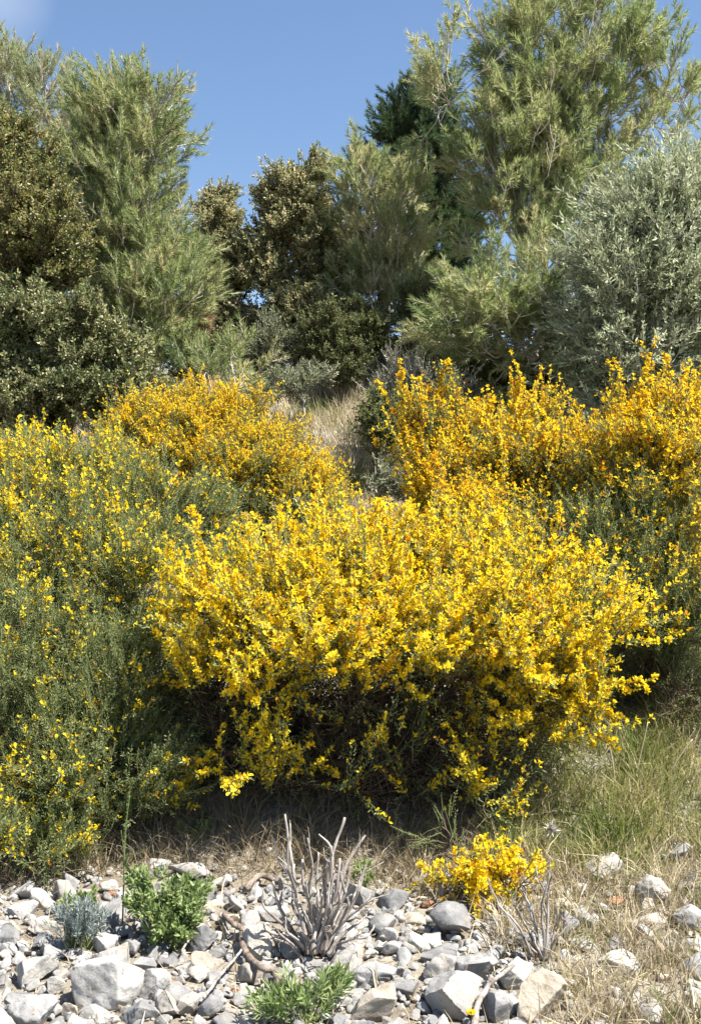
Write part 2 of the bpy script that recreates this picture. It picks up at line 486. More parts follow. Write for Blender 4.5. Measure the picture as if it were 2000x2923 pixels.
def stem_line(a, b, n=10, wob=.06, start_up=.5):
    a = np.asarray(a, float); b = np.asarray(b, float); L = np.linalg.norm(b - a)
    t = np.linspace(0, 1, n)[:, None]
    ctrl = a + np.array([0, 0, L * start_up])
    q = (1 - t) ** 2 * a + 2 * t * (1 - t) * ctrl + t * t * b
    w = rng.normal(0, wob, (n, 3)) * np.sin(t * math.pi) * .5
    return q + w * np.array([1, 1, .3])

# ------------------------------------------------------------------ templates
def needle_shoot(n, tilt=38, length=.32, width=.011, curve=0):
    """unit shoot along z, needles as slim blades pointing forward"""
    V, F = [], []
    for i in range(n):
        t = .05 + .95 * (i + .5) / n
        az = i * 2.39996 + rng.normal(0, .3)
        tl = math.radians(tilt * (1.15 - .75 * t ** 3) + rng.normal(0, 9))
        L = length * rng.uniform(.75, 1.1)
        d = np.array([math.sin(tl) * math.cos(az), math.sin(tl) * math.sin(az), math.cos(tl)])
        w = norm(np.cross(d, rng.normal(0, 1, 3))) * width
        b = np.array([0, 0, t])
        k = len(V); V += [b - w * .5, b + w * .5, b + d * L]; F.append([k, k + 1, k + 2])
    return np.array(V), np.array(F)

def pine_spray(nm=92, nside=6, ns=42):
    """unit branchlet: a bending axis with needles on its outer part and side shoots that curve forward; returns needles and stems"""
    V, F, A, B = [], [], [], []
    def shoot(p0, d0, L, n, bend, t0):
        p, d = np.array(p0, float), norm(np.array(d0, float)); m = 6
        pts = [p.copy()]; ds = [d.copy()]
        for k in range(m):
            d = norm(d + bend / m); p = p + d * L / m; pts.append(p.copy()); ds.append(d.copy())
        for k in range(m): A.append(pts[k]); B.append(pts[k + 1])
        for i in range(n):
            t = t0 + (1 - t0) * (i + .5) / n
            f = min(t * m, m - 1e-6); k = int(f); q = pts[k] + (pts[k + 1] - pts[k]) * (f - k); dd = ds[k]
            tl = math.radians(46 * (1.1 - .7 * t ** 4) + rng.normal(0, 10))
            r = rng.normal(0, 1, 3); r = norm(r - dd * np.dot(r, dd))
            nd = dd * math.cos(tl) + r * math.sin(tl)
            w = norm(np.cross(nd, rng.normal(0, 1, 3))) * .019
            k0 = len(V); V.extend([q - w * .5, q + w * .5, q + nd * rng.uniform(.13, .19)]); F.append([k0, k0 + 1, k0 + 2])
        return pts, ds
    bend = np.array([rng.normal(0, .15), rng.normal(0, .15), 0])
    pts, ds = shoot((0, 0, 0), (rng.normal(0, .1), rng.normal(0, .1), 1), 1.0, nm, bend, .42)
    for j in range(nside):
        k = 2 + int(j * 3.6 / nside); az = j * 2.4 + rng.normal(0, .4)
        o = np.array([math.cos(az), math.sin(az), .75])
        shoot(pts[k], o, rng.uniform(.30, .48), ns, np.array([-.25 * o[0], -.25 * o[1], .65]), .3)
    return (np.array(V), np.array(F)), (np.array(A), np.array(B))

def leaf_quads(n, length, width, spread, tilt, cup=.25):
    """unit twig along z with n leaves; leaf = two quads folded on the midrib"""
    V, F = [], []
    for i in range(n):
        t = .1 + .9 * (i + .5) / n
        az = i * 2.4 + rng.normal(0, .5)
        tl = math.radians(tilt + rng.normal(0, spread) - 25 * t)
        d = np.array([math.sin(tl) * math.cos(az), math.sin(tl) * math.sin(az), math.cos(tl)])
        w = norm(np.cross(d, norm(rng.normal(0, 1, 3)) + .8 * np.array([0, 0, 1]))); nn = np.cross(d, w)
        L = length * rng.uniform(.7, 1.2); W = width * rng.uniform(.8, 1.15)
        b = np.array([0, 0, t]) + d * .04
        k = len(V)
        V += [b, b + d * L * .45 + nn * W * cup * -.6, b + d * L, b + d * L * .35 + w * W * .5 + nn * W * cup, b + d * L * .75 + w * W * .36 + nn * W * cup,
              b + d * L * .35 - w * W * .5 + nn * W * cup, b + d * L * .75 - w * W * .36 + nn * W * cup]
        F += [[k, k + 3, k + 4, k + 1], [k + 1, k + 4, k + 2, k + 2], [k, k + 1, k + 6, k + 5], [k + 1, k + 2, k + 2, k + 6]]
    # proper quads only: merge the tips
    F2 = []
    for i in range(n):
        k = i * 7
        F2 += [[k, k + 3, k + 4, k + 1], [k, k + 1, k + 6, k + 5]]
    F3 = []
    for i in range(n):
        k = i * 7
        F3 += [[k + 1, k + 4, k + 2], [k + 1, k + 2, k + 6]]
    tri = []
    for q in F2: tri += [[q[0], q[1], q[2]], [q[0], q[2], q[3]]]
    return np.array(V), np.array(tri + F3)

def pea_flower():
    """banner standing up, two wings and a keel pointing out; local z is outward, size about 1"""
    V = np.array([
        [0, 0, 0], [0, .55, .10], [0, 1.0, -.05],           # banner midline (stands along +y)
        [.42, .40, .22], [.40, .86, .12], [-.42, .40, .22], [-.40, .86, .12],
        [.06, .02, .05], [.24, .12, .55], [.16, .02, .95], [.05, -.16, .6],   # wing
        [-.06, .02, .05], [-.24, .12, .55], [-.16, .02, .95], [-.05, -.16, .6],
        [0, .02, .9]], dtype=float)
    F = np.array([[0, 3, 4, 1], [1, 4, 2, 2], [0, 1, 6, 5], [7, 8, 9, 10], [11, 14, 13, 12], [10, 9, 13, 14]])
    tri = []
    for q in F:
        tri.append([q[0], q[1], q[2]])
        if q[2] != q[3]: tri.append([q[0], q[2], q[3]])
    tri += [[1, 2, 6]]
    return V, np.array(tri)

FLOWER_V, FLOWER_F = pea_flower()
FLOWER_V = FLOWER_V * np.array([.72, 1.05, .95])

# ------------------------------------------------------------------ trees
def make_tree(name, label, cat, base, stems, lobes, mats, kind, group=None, mult=1.0, shell=.55, r_tip=.005, leaf=None, up=.5, thick=.022, sides=(2, 4),
              r_max=.12, dense=1.0, extra=None):
    base = np.asarray(base, float)
    base[2] = float(ground_h(base[0], base[1])) - .05
    root = empty(name, base, label, cat, group)
    dp = kind.get('drop', 0)
    lobes = [(l[0], l[1] + dp) + tuple(l[2:]) for l in lobes]
    pts, outs, idx = lobes_points(lobes, shell, mult * kind.get('mult', 1), kind.get('cl', 1), kind.get('sig', (.08, .08, .08)))
    roots = [stem_line(base + np.array([rng.normal(0, .03), rng.normal(0, .03), 0]), s) for s in stems]
    pos, par, dr, tips = grow(roots, pts, **kind.get('grow', {}))
    rad = radii(par, r_tip, r_max=r_max)
    gt, gb, gl = Geo(), Geo(), Geo()
    wood(pos, par, rad, thick, gt, gb)
    # shoots at the tips and along the last stretch of each limb
    S_pos, S_dir = [pos[tips]], [norm(dr[tips] * .6 + outs * kind['out'] + np.array([0, 0, kind['up']]) + rng.normal(0, .15, (len(tips), 3)))]
    cur = tips.copy()
    for k in range(kind['side']):
        cur = np.where(par[cur] >= 0, par[cur], cur)
        sd = norm(dr[cur] * .5 + outs * kind['out'] + norm(rng.normal(0, 1, (len(tips), 3))) * .75 + np.array([0, 0, kind['up']]))
        S_pos.append(pos[cur] + rng.normal(0, .02, (len(cur), 3))); S_dir.append(sd)
    sp, sd = np.concatenate(S_pos), np.concatenate(S_dir)
    keep = rng.uniform(0, 1, len(sp)) < dense
    sp, sd = sp[keep], sd[keep]
    n = len(sp)
    L = rng.uniform(*kind['len'], n)
    tree_tone = vnoise(sp[:, 0] * 2.2, sp[:, 2] * 2.2 + sp[:, 1], 3) * .12
    for tpl_i, (tv, tf) in enumerate(kind['tpl']):
        s = np.arange(n) % len(kind['tpl']) == tpl_i
        R = frames(sd[s]); clad = rng.uniform(0, 1, int(s.sum())) > kind.get('bare', 0)
        ns = int(s.sum())
        rr = np.clip(rng.normal(kind.get('tone', .5), .15, ns) + tree_tone[s], .05, .82)
        k = len(tv)
        if 'stems' in kind:
            A_, B_ = kind['stems'][tpl_i]
            wa = (np.einsum('nij,nkj->nki', R, A_[None] * L[s][:, None, None]) + sp[s][:, None]).reshape(-1, 3)
            wb = (np.einsum('nij,nkj->nki', R, B_[None] * L[s][:, None, None]) + sp[s][:, None]).reshape(-1, 3)
            rt = np.tile(np.where(np.arange(len(A_)) < 6, 1.35, .95), int(s.sum()))
            tube_edges(gb, wa, wb, r_tip * rt, r_tip * rt * .9, 3)
        # leaf by leaf variation on top of the shoot's own tone
        if 'bare' in kind: rr = rr[clad]; ns = int(clad.sum())
        g2 = Geo(); g2.inst(tv, tf, R[clad], sp[s][clad], L[s][clad], rr)
        per = kind['per']
        jit = np.repeat(rng.normal(0, kind.get('jit', .16), (ns, k // per)), per, axis=1).ravel()
        gl.V += g2.V; gl.F += [g2.F[0] + gl.n]; gl.A += [np.clip(g2.A[0] + jit, 0, 1).astype(np.float32)]; gl.n += g2.n
    # stalks of the shoots
    if 'stems' not in kind: tube_edges(gb, sp, sp + sd * L[:, None] * .9, np.full(n, r_tip * 1.05), np.full(n, r_tip * .6), 3)
    if gt.n: gt.build('trunk', mats[0], root, smooth=True, loc=base)
    gb.build('branches', mats[1], root, loc=base)
    gl.build(leaf or 'foliage', mats[2], root, loc=base)
    if extra: extra(root, base)
    return root

SPRAYS = [pine_spray() for _ in range(7)]
DSPRAYS = [pine_spray(120, 7, 60) for _ in range(5)]
PINE = dict(tpl=[a for a, b in SPRAYS], stems=[b for a, b in SPRAYS], per=3, len=(.26, .52), bare=.05, side=0, up=.55, out=.4, tone=.55, drop=45, jit=.14, mult=.46,
            grow=dict(climb=1.0, step=.15, bend=.5))
PINE_UP = dict(PINE, up=1.0, out=.25, tone=.62)
PINE_LOW = dict(PINE, up=.35, out=.5)
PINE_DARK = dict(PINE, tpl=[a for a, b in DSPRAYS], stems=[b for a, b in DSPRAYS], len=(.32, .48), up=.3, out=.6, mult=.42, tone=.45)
OAK = dict(tpl=[leaf_quads(16, .25, .135, 24, 62) for _ in range(6)], per=7, len=(.09, .16), side=5, up=.45, out=.45, tone=.5, jit=.2, drop=38, cl=9, sig=(.075, .075, .09),
           grow=dict(climb=.8, step=.13, bend=.35))
OLIVE = dict(tpl=[leaf_quads(36, .125, .032, 18, 55, cup=.1) for _ in range(5)], per=7, len=(.20, .42), side=3, up=.25, out=.55, tone=.55, jit=.22, drop=105, mult=1.15, cl=7, sig=(.11, .11, .09),
             grow=dict(climb=.6, step=.14, bend=.4))
SHRUB = dict(tpl=[leaf_quads(15, .26, .13, 25, 60) for _ in range(5)], per=7, len=(.07, .13), side=4, up=.5, out=.5, tone=.45, jit=.2, cl=8, sig=(.06, .06, .06),
             grow=dict(climb=.5, step=.12, bend=.3))

pine_m = [M['bark'], M['twig_pale'], M['needle']]
pale_pine_m = [M['bark'], M['twig_pale'], M['needle_pale']]
PG = 'aleppo pines on the bank'
make_tree('pine_tree', 'pale twin-tipped pine standing behind the brown oak at the far left edge', 'pine tree', P(60, 1000, 13.6), [P(30, 260, 13.6), P(130, 270, 13.4)],
          [(25, 230, 13.6, 45, 105, .25, 70), (122, 235, 13.4, 45, 105, .25, 70), (40, 420, 13.5, 130, 150, .5, 170), (185, 330, 13.3, 35, 110, .2, 40), (190, 470, 13.4, 60, 110, .4, 70),
           (40, 640, 13.5, 180, 160, .6, 140), (-90, 420, 13.5, 80, 200, .5, 60), (215, 650, 13.3, 80, 150, .4, 70)], pale_pine_m, PINE_UP, PG, leaf='needles')

def dead_tuft(root, base):
    g = Geo(); c = P(588, 915, 11.0)
    n = 60
    tv, tf = needle_shoot(40, tilt=60, length=.7, width=.04)
    g.inst(tv, tf, frames(norm(rng.normal(0, 1, (n, 3)))), c + rng.normal(0, .025, (n, 3)), rng.uniform(.05, .09, n), rng.uniform(0, 1, n))
    g.build('dead_needle_tuft', M['needle_dry'], root, loc=base)
make_tree('pine_tree', 'tall cone-shaped pine left of the gap of sky, bare pale twigs low down', 'pine tree', P(400, 1080, 11.6), [P(345, 200, 11.6), P(435, 300, 11.5), P(470, 680, 11.3)],
          [(342, 280, 11.6, 50, 80, .2, 80), (440, 310, 11.5, 26, 70, .18, 40), (290, 330, 11.6, 30, 70, .2, 30), (375, 370, 11.6, 85, 110, .4, 140), (265, 400, 11.6, 65, 120, .35, 80), (450, 420, 11.4, 26, 80, .25, 36),
           (350, 530, 11.5, 115, 130, .55, 200), (250, 560, 11.6, 90, 140, .45, 90), (390, 650, 11.3, 85, 130, .5, 150), (300, 720, 11.4, 140, 150, .6, 180), (490, 720, 11.2, 45, 60, .35, 46),
           (480, 840, 11.1, 95, 90, .5, 120), (330, 800, 11.5, 120, 110, .5, 110), (230, 760, 11.8, 80, 120, .4, 60), (390, 900, 11.1, 140, 110, .55, 170), (450, 1010, 11.0, 110, 60, .5, 90), (560, 790, 11.0, 40, 40, .25, 20)],
          pine_m, dict(PINE, up=.8), PG, leaf='needles', extra=dead_tuft)
make_tree('pine_tree', 'slim young pine in the middle, between the brown oak and the dark pine', 'pine tree', P(1090, 1010, 12.6), [P(1030, 480, 12.6), P(1150, 560, 12.5)],
          [(1030, 500, 12.6, 38, 75, .2, 50), (1150, 560, 12.5, 42, 75, .2, 50), (1055, 620, 12.6, 70, 90, .35, 90), (1130, 690, 12.5, 65, 100, .35, 80), (1060, 780, 12.5, 100, 90, .4, 90), (1140, 850, 12.5, 60, 90, .4, 50)],
          pine_m, PINE_UP, PG, leaf='needles')
make_tree('pine_tree', 'dense pine coloured dark for shade, half hidden behind the left side of the biggest pine', 'pine tree', P(1240, 1000, 14.6), [P(1170, 380, 14.6)],
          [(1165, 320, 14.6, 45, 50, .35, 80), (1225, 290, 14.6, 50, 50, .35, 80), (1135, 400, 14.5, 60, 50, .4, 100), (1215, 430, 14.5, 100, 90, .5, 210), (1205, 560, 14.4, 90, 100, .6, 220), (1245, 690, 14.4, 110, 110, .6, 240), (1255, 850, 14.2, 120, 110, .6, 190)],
          [M['bark'], M['twig_brown'], M['needle_shaded']], PINE_DARK, PG, leaf='needles')
make_tree('pine_tree', 'biggest pine, broad and leaning left, rising above the frame at the upper right', 'pine tree', P(1560, 1080, 11.8),
          [P(1600, 80, 11.8), P(1720, 120, 11.6), P(1290, 250, 11.6), P(1480, 230, 11.7), P(1900, 260, 11.5), P(1410, 600, 11.2)],
          [(1280, 205, 11.6, 38, 90, .2, 45), (1255, 270, 11.6, 35, 60, .2, 25), (1400, 300, 11.6, 50, 80, .25, 45), (1460, 150, 11.7, 60, 100, .3, 90), (1520, 90, 11.7, 50, 100, .3, 60), (1600, 30, 11.8, 70, 100, .35, 100), (1740, 70, 11.6, 70, 110, .35, 100), (1680, 10, 11.7, 40, 80, .3, 40),
           (1795, 180, 11.6, 45, 110, .3, 60), (1910, 175, 11.5, 28, 70, .15, 26), (1940, 260, 11.5, 30, 50, .15, 18), (1880, 320, 11.5, 75, 60, .3, 50), (1480, 380, 11.5, 125, 110, .5, 200), (1560, 250, 11.6, 130, 110, .5, 180), (1690, 260, 11.6, 90, 120, .4, 110),
           (1600, 420, 11.6, 130, 110, .5, 160), (1750, 420, 11.6, 80, 120, .4, 80), (1560, 530, 11.4, 150, 100, .55, 200), (1400, 450, 11.5, 70, 60, .4, 60), (1450, 590, 11.3, 90, 70, .4, 90), (1650, 570, 11.5, 100, 90, .5, 80),
           (1490, 680, 11.3, 150, 70, .5, 110), (1590, 690, 11.5, 90, 70, .4, 50)],
          pine_m, dict(PINE, up=.75, mult=.33, len=(.28, .58)), PG, leaf='needles')
make_tree('pine_tree', 'low spreading pine below the biggest pine, left of the silvery olive', 'pine tree', P(1640, 1150, 9.9), [P(1560, 830, 9.9), P(1400, 880, 9.7), P(1480, 960, 9.6)],
          [(1420, 820, 9.7, 110, 60, .4, 100), (1560, 780, 9.9, 130, 60, .45, 130), (1330, 910, 9.6, 80, 60, .3, 60), (1450, 920, 9.6, 150, 70, .45, 140), (1590, 900, 9.7, 120, 90, .45, 110), (1520, 1000, 9.6, 160, 60, .5, 90), (1360, 800, 9.7, 50, 40, .25, 25)],
          pine_m, dict(PINE_LOW, mult=.33, len=(.26, .5)), PG, leaf='needles')
make_tree('pine_sapling', 'small bright green pine sapling just above the back broom', 'pine sapling', P(620, 1120, 10.4), [P(620, 1070, 10.4)],
          [(600, 1070, 10.4, 70, 30, .3, 40), (690, 1050, 10.4, 40, 25, .2, 16)], pine_m, PINE_LOW, leaf='needles')

oak_m = [M['bark'], M['twig_brown'], M['oak']]
make_tree('holm_oak', 'brownish-leaved holm oak at the left edge in front of the pale pine', 'oak tree', P(-40, 1180, 10.2), [P(20, 420, 10.2), P(150, 620, 10.1), P(60, 640, 10.0)],
          [(35, 340, 10.2, 70, 60, .35, 80), (20, 450, 10.2, 110, 80, .4, 140), (110, 520, 10.1, 85, 80, .4, 110), (40, 600, 10.1, 130, 80, .5, 140), (170, 650, 10.0, 90, 65, .4, 110), (60, 740, 10.0, 150, 90, .5, 150), (210, 720, 10.0, 55, 55, .3, 40), (-100, 550, 10.2, 100, 200, .5, 60)],
          [M['bark'], M['twig_brown'], M['oak_brown']], OAK, 'holm oaks on the bank', leaf='leaves')
make_tree('holm_oak', 'wide cream-flecked holm oak thicket at the left, directly above the broom', 'oak shrub', P(150, 1230, 9.2), [P(60, 980, 9.2), P(260, 980, 9.1), P(360, 1020, 9.1)],
          [(60, 900, 9.2, 130, 80, .45, 160), (220, 930, 9.1, 120, 80, .45, 150), (330, 990, 9.1, 100, 70, .4, 110), (60, 1030, 9.1, 150, 90, .5, 170), (240, 1060, 9.0, 160, 80, .5, 170), (60, 1150, 9.0, 160, 70, .5, 100), (-110, 1000, 9.2, 100, 200, .5, 60), (360, 1110, 9.0, 90, 50, .35, 60)],
          [M['bark'], M['twig_brown'], M['oak_cream']], OAK, 'holm oaks on the bank', leaf='leaves')
make_tree('holm_oak', 'smaller rounded dark oak just right of the tall cone-shaped pine', 'oak tree', P(640, 1010, 13.4), [P(625, 560, 13.4), P(680, 650, 13.3)],
          [(625, 530, 13.4, 45, 45, .3, 60), (625, 610, 13.4, 75, 65, .4, 130), (570, 700, 13.4, 50, 70, .35, 70), (660, 710, 13.3, 95, 80, .45, 170), (650, 800, 13.2, 110, 90, .5, 190), (680, 930, 13.1, 120, 90, .5, 160), (570, 900, 13.2, 60, 90, .4, 70), (590, 640, 13.4, 45, 60, .3, 50)],
          oak_m, OAK, 'holm oaks on the bank', leaf='leaves')
make_tree('holm_oak', 'tall bushy dark oak against the sky in the centre of the gap', 'oak tree', P(860, 1010, 13.0), [P(850, 520, 13.0), P(930, 680, 12.9), P(790, 660, 13.0)],
          [(885, 450, 13.0, 45, 45, .3, 70), (800, 500, 13.0, 65, 55, .35, 100), (860, 560, 13.0, 105, 75, .45, 200), (780, 640, 13.0, 105, 75, .5, 180), (920, 660, 12.9, 100, 85, .45, 170), (860, 770, 12.9, 130, 50, .5, 100), (980, 760, 12.8, 90, 80, .45, 130), (760, 860, 12.7, 120, 90, .45, 150), (930, 860, 12.6, 150, 80, .5, 190), (740, 740, 12.9, 80, 80, .4, 110), (870, 940, 12.6, 190, 60, .5, 170), (1010, 640, 12.8, 50, 60, .3, 50)],
          oak_m, OAK, 'holm oaks on the bank', leaf='leaves')
make_tree('olive_tree', 'silvery olive tree at the right edge with slim pale leaves', 'olive tree', P(1920, 1290, 9.0), [P(1850, 600, 9.0), P(1960, 620, 9.0), P(1720, 780, 8.9)],
          [(1916, 480, 9.0, 99, 60, .35, 100), (1992, 430, 9.0, 63, 60, .35, 60), (1815, 560, 9.0, 81, 60, .35, 90), (1916, 620, 8.9, 117, 90, .45, 170), (1765, 680, 8.9, 81, 80, .4, 110), (1857, 770, 8.8, 135, 100, .5, 190), (1992, 760, 8.8, 99, 150, .5, 120),
           (1731, 850, 8.9, 72, 90, .35, 80), (1815, 930, 8.8, 117, 90, .45, 120), (1941, 960, 8.8, 117, 100, .5, 120), (1765, 1050, 8.8, 99, 60, .4, 60), (1916, 1080, 8.8, 126, 60, .45, 60)],
          [M['bark'], M['twig_grey'], M['olive']], OLIVE, leaf='leaves', mult=1.1)

SG = 'low evergreen shrubs below the trees'
shrub_m = [M['twig_brown'], M['twig_brown'], M['shrub']]
def shrub(label, base, stems, lobes, mats=shrub_m, kind=SHRUB, group=SG, mult=1.0, name='evergreen_shrub', cat='shrub', **kw):
    return make_tree(name, label, cat, base, stems, lobes, mats, kind, group, mult, leaf='leaves', thick=.02, r_tip=.003, **kw)
shrub('greyish green mounded shrub above the dry grass, left of centre', P(770, 1080, 11.4), [P(760, 980, 11.4)],
      [(780, 980, 11.4, 75, 60, .4, 130), (700, 1020, 11.4, 60, 50, .4, 80)], [M['twig_grey'], M['twig_grey'], M['shrub_grey']])
shrub('broad dark green shrub under the centre oak, above the dry grass', P(960, 1070, 11.5), [P(930, 970, 11.5), P(1030, 960, 11.5)],
      [(930, 960, 11.5, 90, 70, .45, 170), (1040, 950, 11.5, 90, 75, .45, 170), (980, 1040, 11.3, 110, 35, .4, 90)])
shrub('long dark evergreen thicket closing the gap under the trees along the crest', P(880, 1040, 13.8), [P(700, 980, 13.8), P(880, 970, 13.8), P(1080, 970, 13.8)],
      [(620, 960, 13.8, 110, 80, .4, 150), (780, 960, 13.8, 120, 80, .4, 170), (940, 970, 13.6, 120, 80, .4, 190), (1090, 970, 13.6, 130, 100, .4, 260), (1080, 1040, 13.2, 70, 30, .3, 70), (470, 960, 13.8, 100, 90, .4, 110), (1230, 960, 13.8, 110, 90, .4, 120)])
shrub('dark shrub in shade between the slim young pine and the low spreading pine', P(1220, 1080, 11.6), [P(1220, 960, 11.6)],
      [(1180, 860, 11.8, 70, 80, .4, 110), (1250, 950, 11.6, 80, 90, .5, 150), (1180, 1010, 11.5, 90, 60, .4, 100), (1300, 1040, 11.2, 90, 60, .4, 90)])
shrub('dark shrub in shade under the low spreading pine', P(1480, 1170, 10.3), [P(1420, 1100, 10.3), P(1560, 1110, 10.3)],
      [(1400, 1080, 10.3, 110, 60, .45, 160), (1540, 1090, 10.3, 120, 60, .45, 170), (1660, 1110, 10.3, 100, 60, .45, 120), (1780, 1140, 10.2, 100, 50, .4, 80)])
shrub('small green shrub at the foot of the tall cone-shaped pine', P(560, 1110, 10.9), [P(560, 1050, 10.9)],
      [(540, 1060, 10.8, 70, 40, .35, 80), (650, 1000, 11.5, 60, 50, .35, 80)])
shrub('low dark green shrub left of the spiky right broom', P(1080, 1260, 8.9), [P(1100, 1190, 8.9)],
      [(1080, 1180, 9.0, 40, 70, .25, 70), (1130, 1240, 8.8, 50, 50, .25, 60)])
shrub('sparse pale-leaved little shrub under the right end of the back broom', P(870, 1560, 7.0), [P(850, 1500, 7.0)],
      [(870, 1490, 7.0, 45, 30, .15, 18)], [M['twig_grey'], M['twig_grey'], M['oak_brown']])
shrub('low grey-green scrub at the left edge of the dry grass clearing', P(870, 1160, 10.0), [P(860, 1110, 10.0)],
      [(800, 1105, 10.0, 60, 25, .3, 46), (870, 1075, 10.3, 50, 22, .25, 32)], [M['twig_grey'], M['twig_grey'], M['shrub_grey']])
shrub('straggly green scrub in the grass between the golden brooms', P(1070, 1390, 8.0), [P(1070, 1330, 8.0)],
      [(1085, 1350, 8.0, 35, 28, .2, 22), (1110, 1390, 7.8, 30, 25, .2, 20)], [M['twig_grey'], M['twig_grey'], M['shrub_grey']])
# grey, half dead mound
DEADTW = dict(SHRUB, tpl=[leaf_quads(5, .16, .08, 25, 60) for _ in range(4)], len=(.08, .16), side=4, tone=.6)
shrub('grey twiggy half-dead mound behind the spiky right broom', P(1190, 1230, 9.6), [P(1150, 1140, 9.6), P(1260, 1130, 9.6)],
      [(1200, 1110, 9.6, 130, 65, .5, 330), (1110, 1160, 9.5, 60, 60, .3, 80), (1310, 1160, 9.6, 70, 50, .35, 90), (1130, 1050, 9.6, 30, 30, .2, 14)], [M['twig_grey'], M['twig_grey'], M['shrub_grey']], DEADTW, None, name='twiggy_shrub')

# ------------------------------------------------------------------ brooms
BROOM_TPL = [leaf_quads(30, .085, .022, 20, 48, cup=.2) for _ in range(5)]
def make_broom(label, base, stems, lobes, petal='petal', mult=1.0, up=.5, out=.5, slen=(.14, .26), fsize=.019, side=3, per_shoot=13, twig='twig_brown', shell=.45, leafy=1.0, name='flowering_broom', spikes=(), drop=0, fade=9999, rand0=.25, rand1=.6, xs=1.0, xc=0, cl=6, sig=(.05, .05, .06), bern=1.6):
    """lobes carry an 8th value: share of shoots in bloom, and a 9th: how leafy"""
    base = np.asarray(base, float); base[2] = float(ground_h(base[0], base[1])) - .04
    root = empty(name, base, label, 'broom bush', 'yellow flowering broom bushes')
    lobes = [(xc + (l[0] - xc) * xs, l[1] + drop * min(1, max(0, (fade - l[1]) / 300))) + tuple(l[2:]) for l in lobes]
    pts, outs, idx = lobes_points(lobes, shell, mult, cl, sig)
    outs[:, 2] = np.maximum(outs[:, 2], -.05); outs = norm(outs)
    bloom = np.array([L[7] for L in lobes])[idx]; leafd = np.array([L[8] if len(L) > 8 else 1.0 for L in lobes])[idx]
    roots = [stem_line(base + np.array([rng.normal(0, .05), rng.normal(0, .05), 0]), s, wob=.05, start_up=.3) for s in stems]
    pos, par, dr, tips = grow(roots, pts, climb=.5, step=.11, bend=.4, jitter=.04)
    rad = radii(par, .0022, expo=2.6, r_max=.03)
    gt, gb, gl, gf = Geo(), Geo(), Geo(), Geo()
    wood(pos, par, rad, .012, gt, gb)
    SP, SD, SB, SL = [], [], [], []
    cur = tips.copy()
    for k in range(side + 1):
        if k: cur = np.where(par[cur] >= 0, par[cur], cur)
        loose = np.where(leafd < .35, 1.0, 0.0)[:, None]
        d = norm(dr[cur] * .5 + outs * out + norm(rng.normal(0, 1, (len(tips), 3))) * ((rand0 if k == 0 else rand1) + loose) + np.array([0, 0, up]) * (1 - .6 * loose))
        SP.append(pos[cur] + rng.normal(0, .015, (len(tips), 3))); SD.append(d); SB.append(bloom * (1 if k < 2 else .8)); SL.append(leafd)
    Ls = [rng.uniform(*slen, sum(len(a) for a in SP))]
    for (x0, y0, x1, y1, d_, cnt) in spikes:          # long straight shoots standing clear of the crown
        a, b = P(x0, y0, d_), P(x1, y1, d_)
        ln_ = np.linalg.norm(b - a)
        tube_edges(gb, a[None], b[None], np.array([.004]), np.array([.0025]), 5)
        t_ = np.linspace(0, .92, cnt)
        SP.append(a + (b - a) * t_[:, None]); SD.append(norm((b - a) / ln_ + rng.normal(0, .28, (cnt, 3)))); SB.append(np.full(cnt, 1.0)); SL.append(np.full(cnt, .8))
        Ls.append(rng.uniform(.06, .10, cnt))
    sp, sd, sb, sl = map(np.concatenate, (SP, SD, SB, SL))
    n = len(sp); L = np.concatenate(Ls)
    # stalks
    cv = rng.normal(0, .16, (n, 3)) + np.array([0, 0, .10 * up])
    mid = sp + sd * (L * .55)[:, None] + cv * (L * .3)[:, None]; end = sp + sd * L[:, None] + cv * L[:, None]
    rr_ = rng.uniform(.1, .5, n)
    for gg, s_ in ((gl, sl >= .35), (gb, sl < .35)):
        tube_edges(gg, sp[s_], mid[s_], np.full(s_.sum(), .0027), np.full(s_.sum(), .002), 3, rr_[s_])
        tube_edges(gg, mid[s_], end[s_], np.full(s_.sum(), .002), np.full(s_.sum(), .0012), 3, rr_[s_])
    sd = norm(end - sp)
    lk = rng.uniform(0, 1, n) < sl * leafy
    for i, (tv, tf) in enumerate(BROOM_TPL):
        s = lk & (np.arange(n) % 5 == i)
        ns = int(s.sum())
        g2 = Geo(); g2.inst(tv, tf, frames(sd[s]), sp[s], L[s], np.clip(rng.normal(.5, .2, ns), 0, 1))
        if g2.n:
            jit = np.repeat(rng.normal(0, .15, (ns, len(tv) // 7)), 7, axis=1).ravel()
            gl.V += g2.V; gl.F += [g2.F[0] + gl.n]; gl.A += [np.clip(g2.A[0] + jit, 0, 1).astype(np.float32)]; gl.n += g2.n
    # flowers crowd along the shoots in bloom
    patch = np.clip(.55 + .75 * vnoise(sp[:, 0] * 8, sp[:, 2] * 8 + sp[:, 1] * 4, 5), 0, 1)
    nf = rng.poisson(per_shoot * np.clip(sb * (0.12 + 1.5 * patch), 0, 1.35) * (rng.uniform(0, 1, n) < np.clip(sb * bern, 0, 1)))
    k = np.repeat(np.arange(n), nf); m = len(k)
    t = 1.02 - .9 * rng.uniform(0, 1, m) ** 1.15
    R = frames(sd[k]); az = rng.uniform(0, 2 * math.pi, m)
    rdir = R[:, :, 0] * np.cos(az)[:, None] + R[:, :, 1] * np.sin(az)[:, None]
    q0 = (1 - t)[:, None] ** 2; q1 = (2 * t * (1 - t))[:, None]; q2 = (t * t)[:, None]
    fp = sp[k] * q0 + (2 * mid - .5 * sp - .5 * end)[k] * q1 + end[k] * q2 + rdir * .007
    fo = norm(rdir * .8 + sd[k] * .55 + rng.normal(0, .25, (m, 3)))
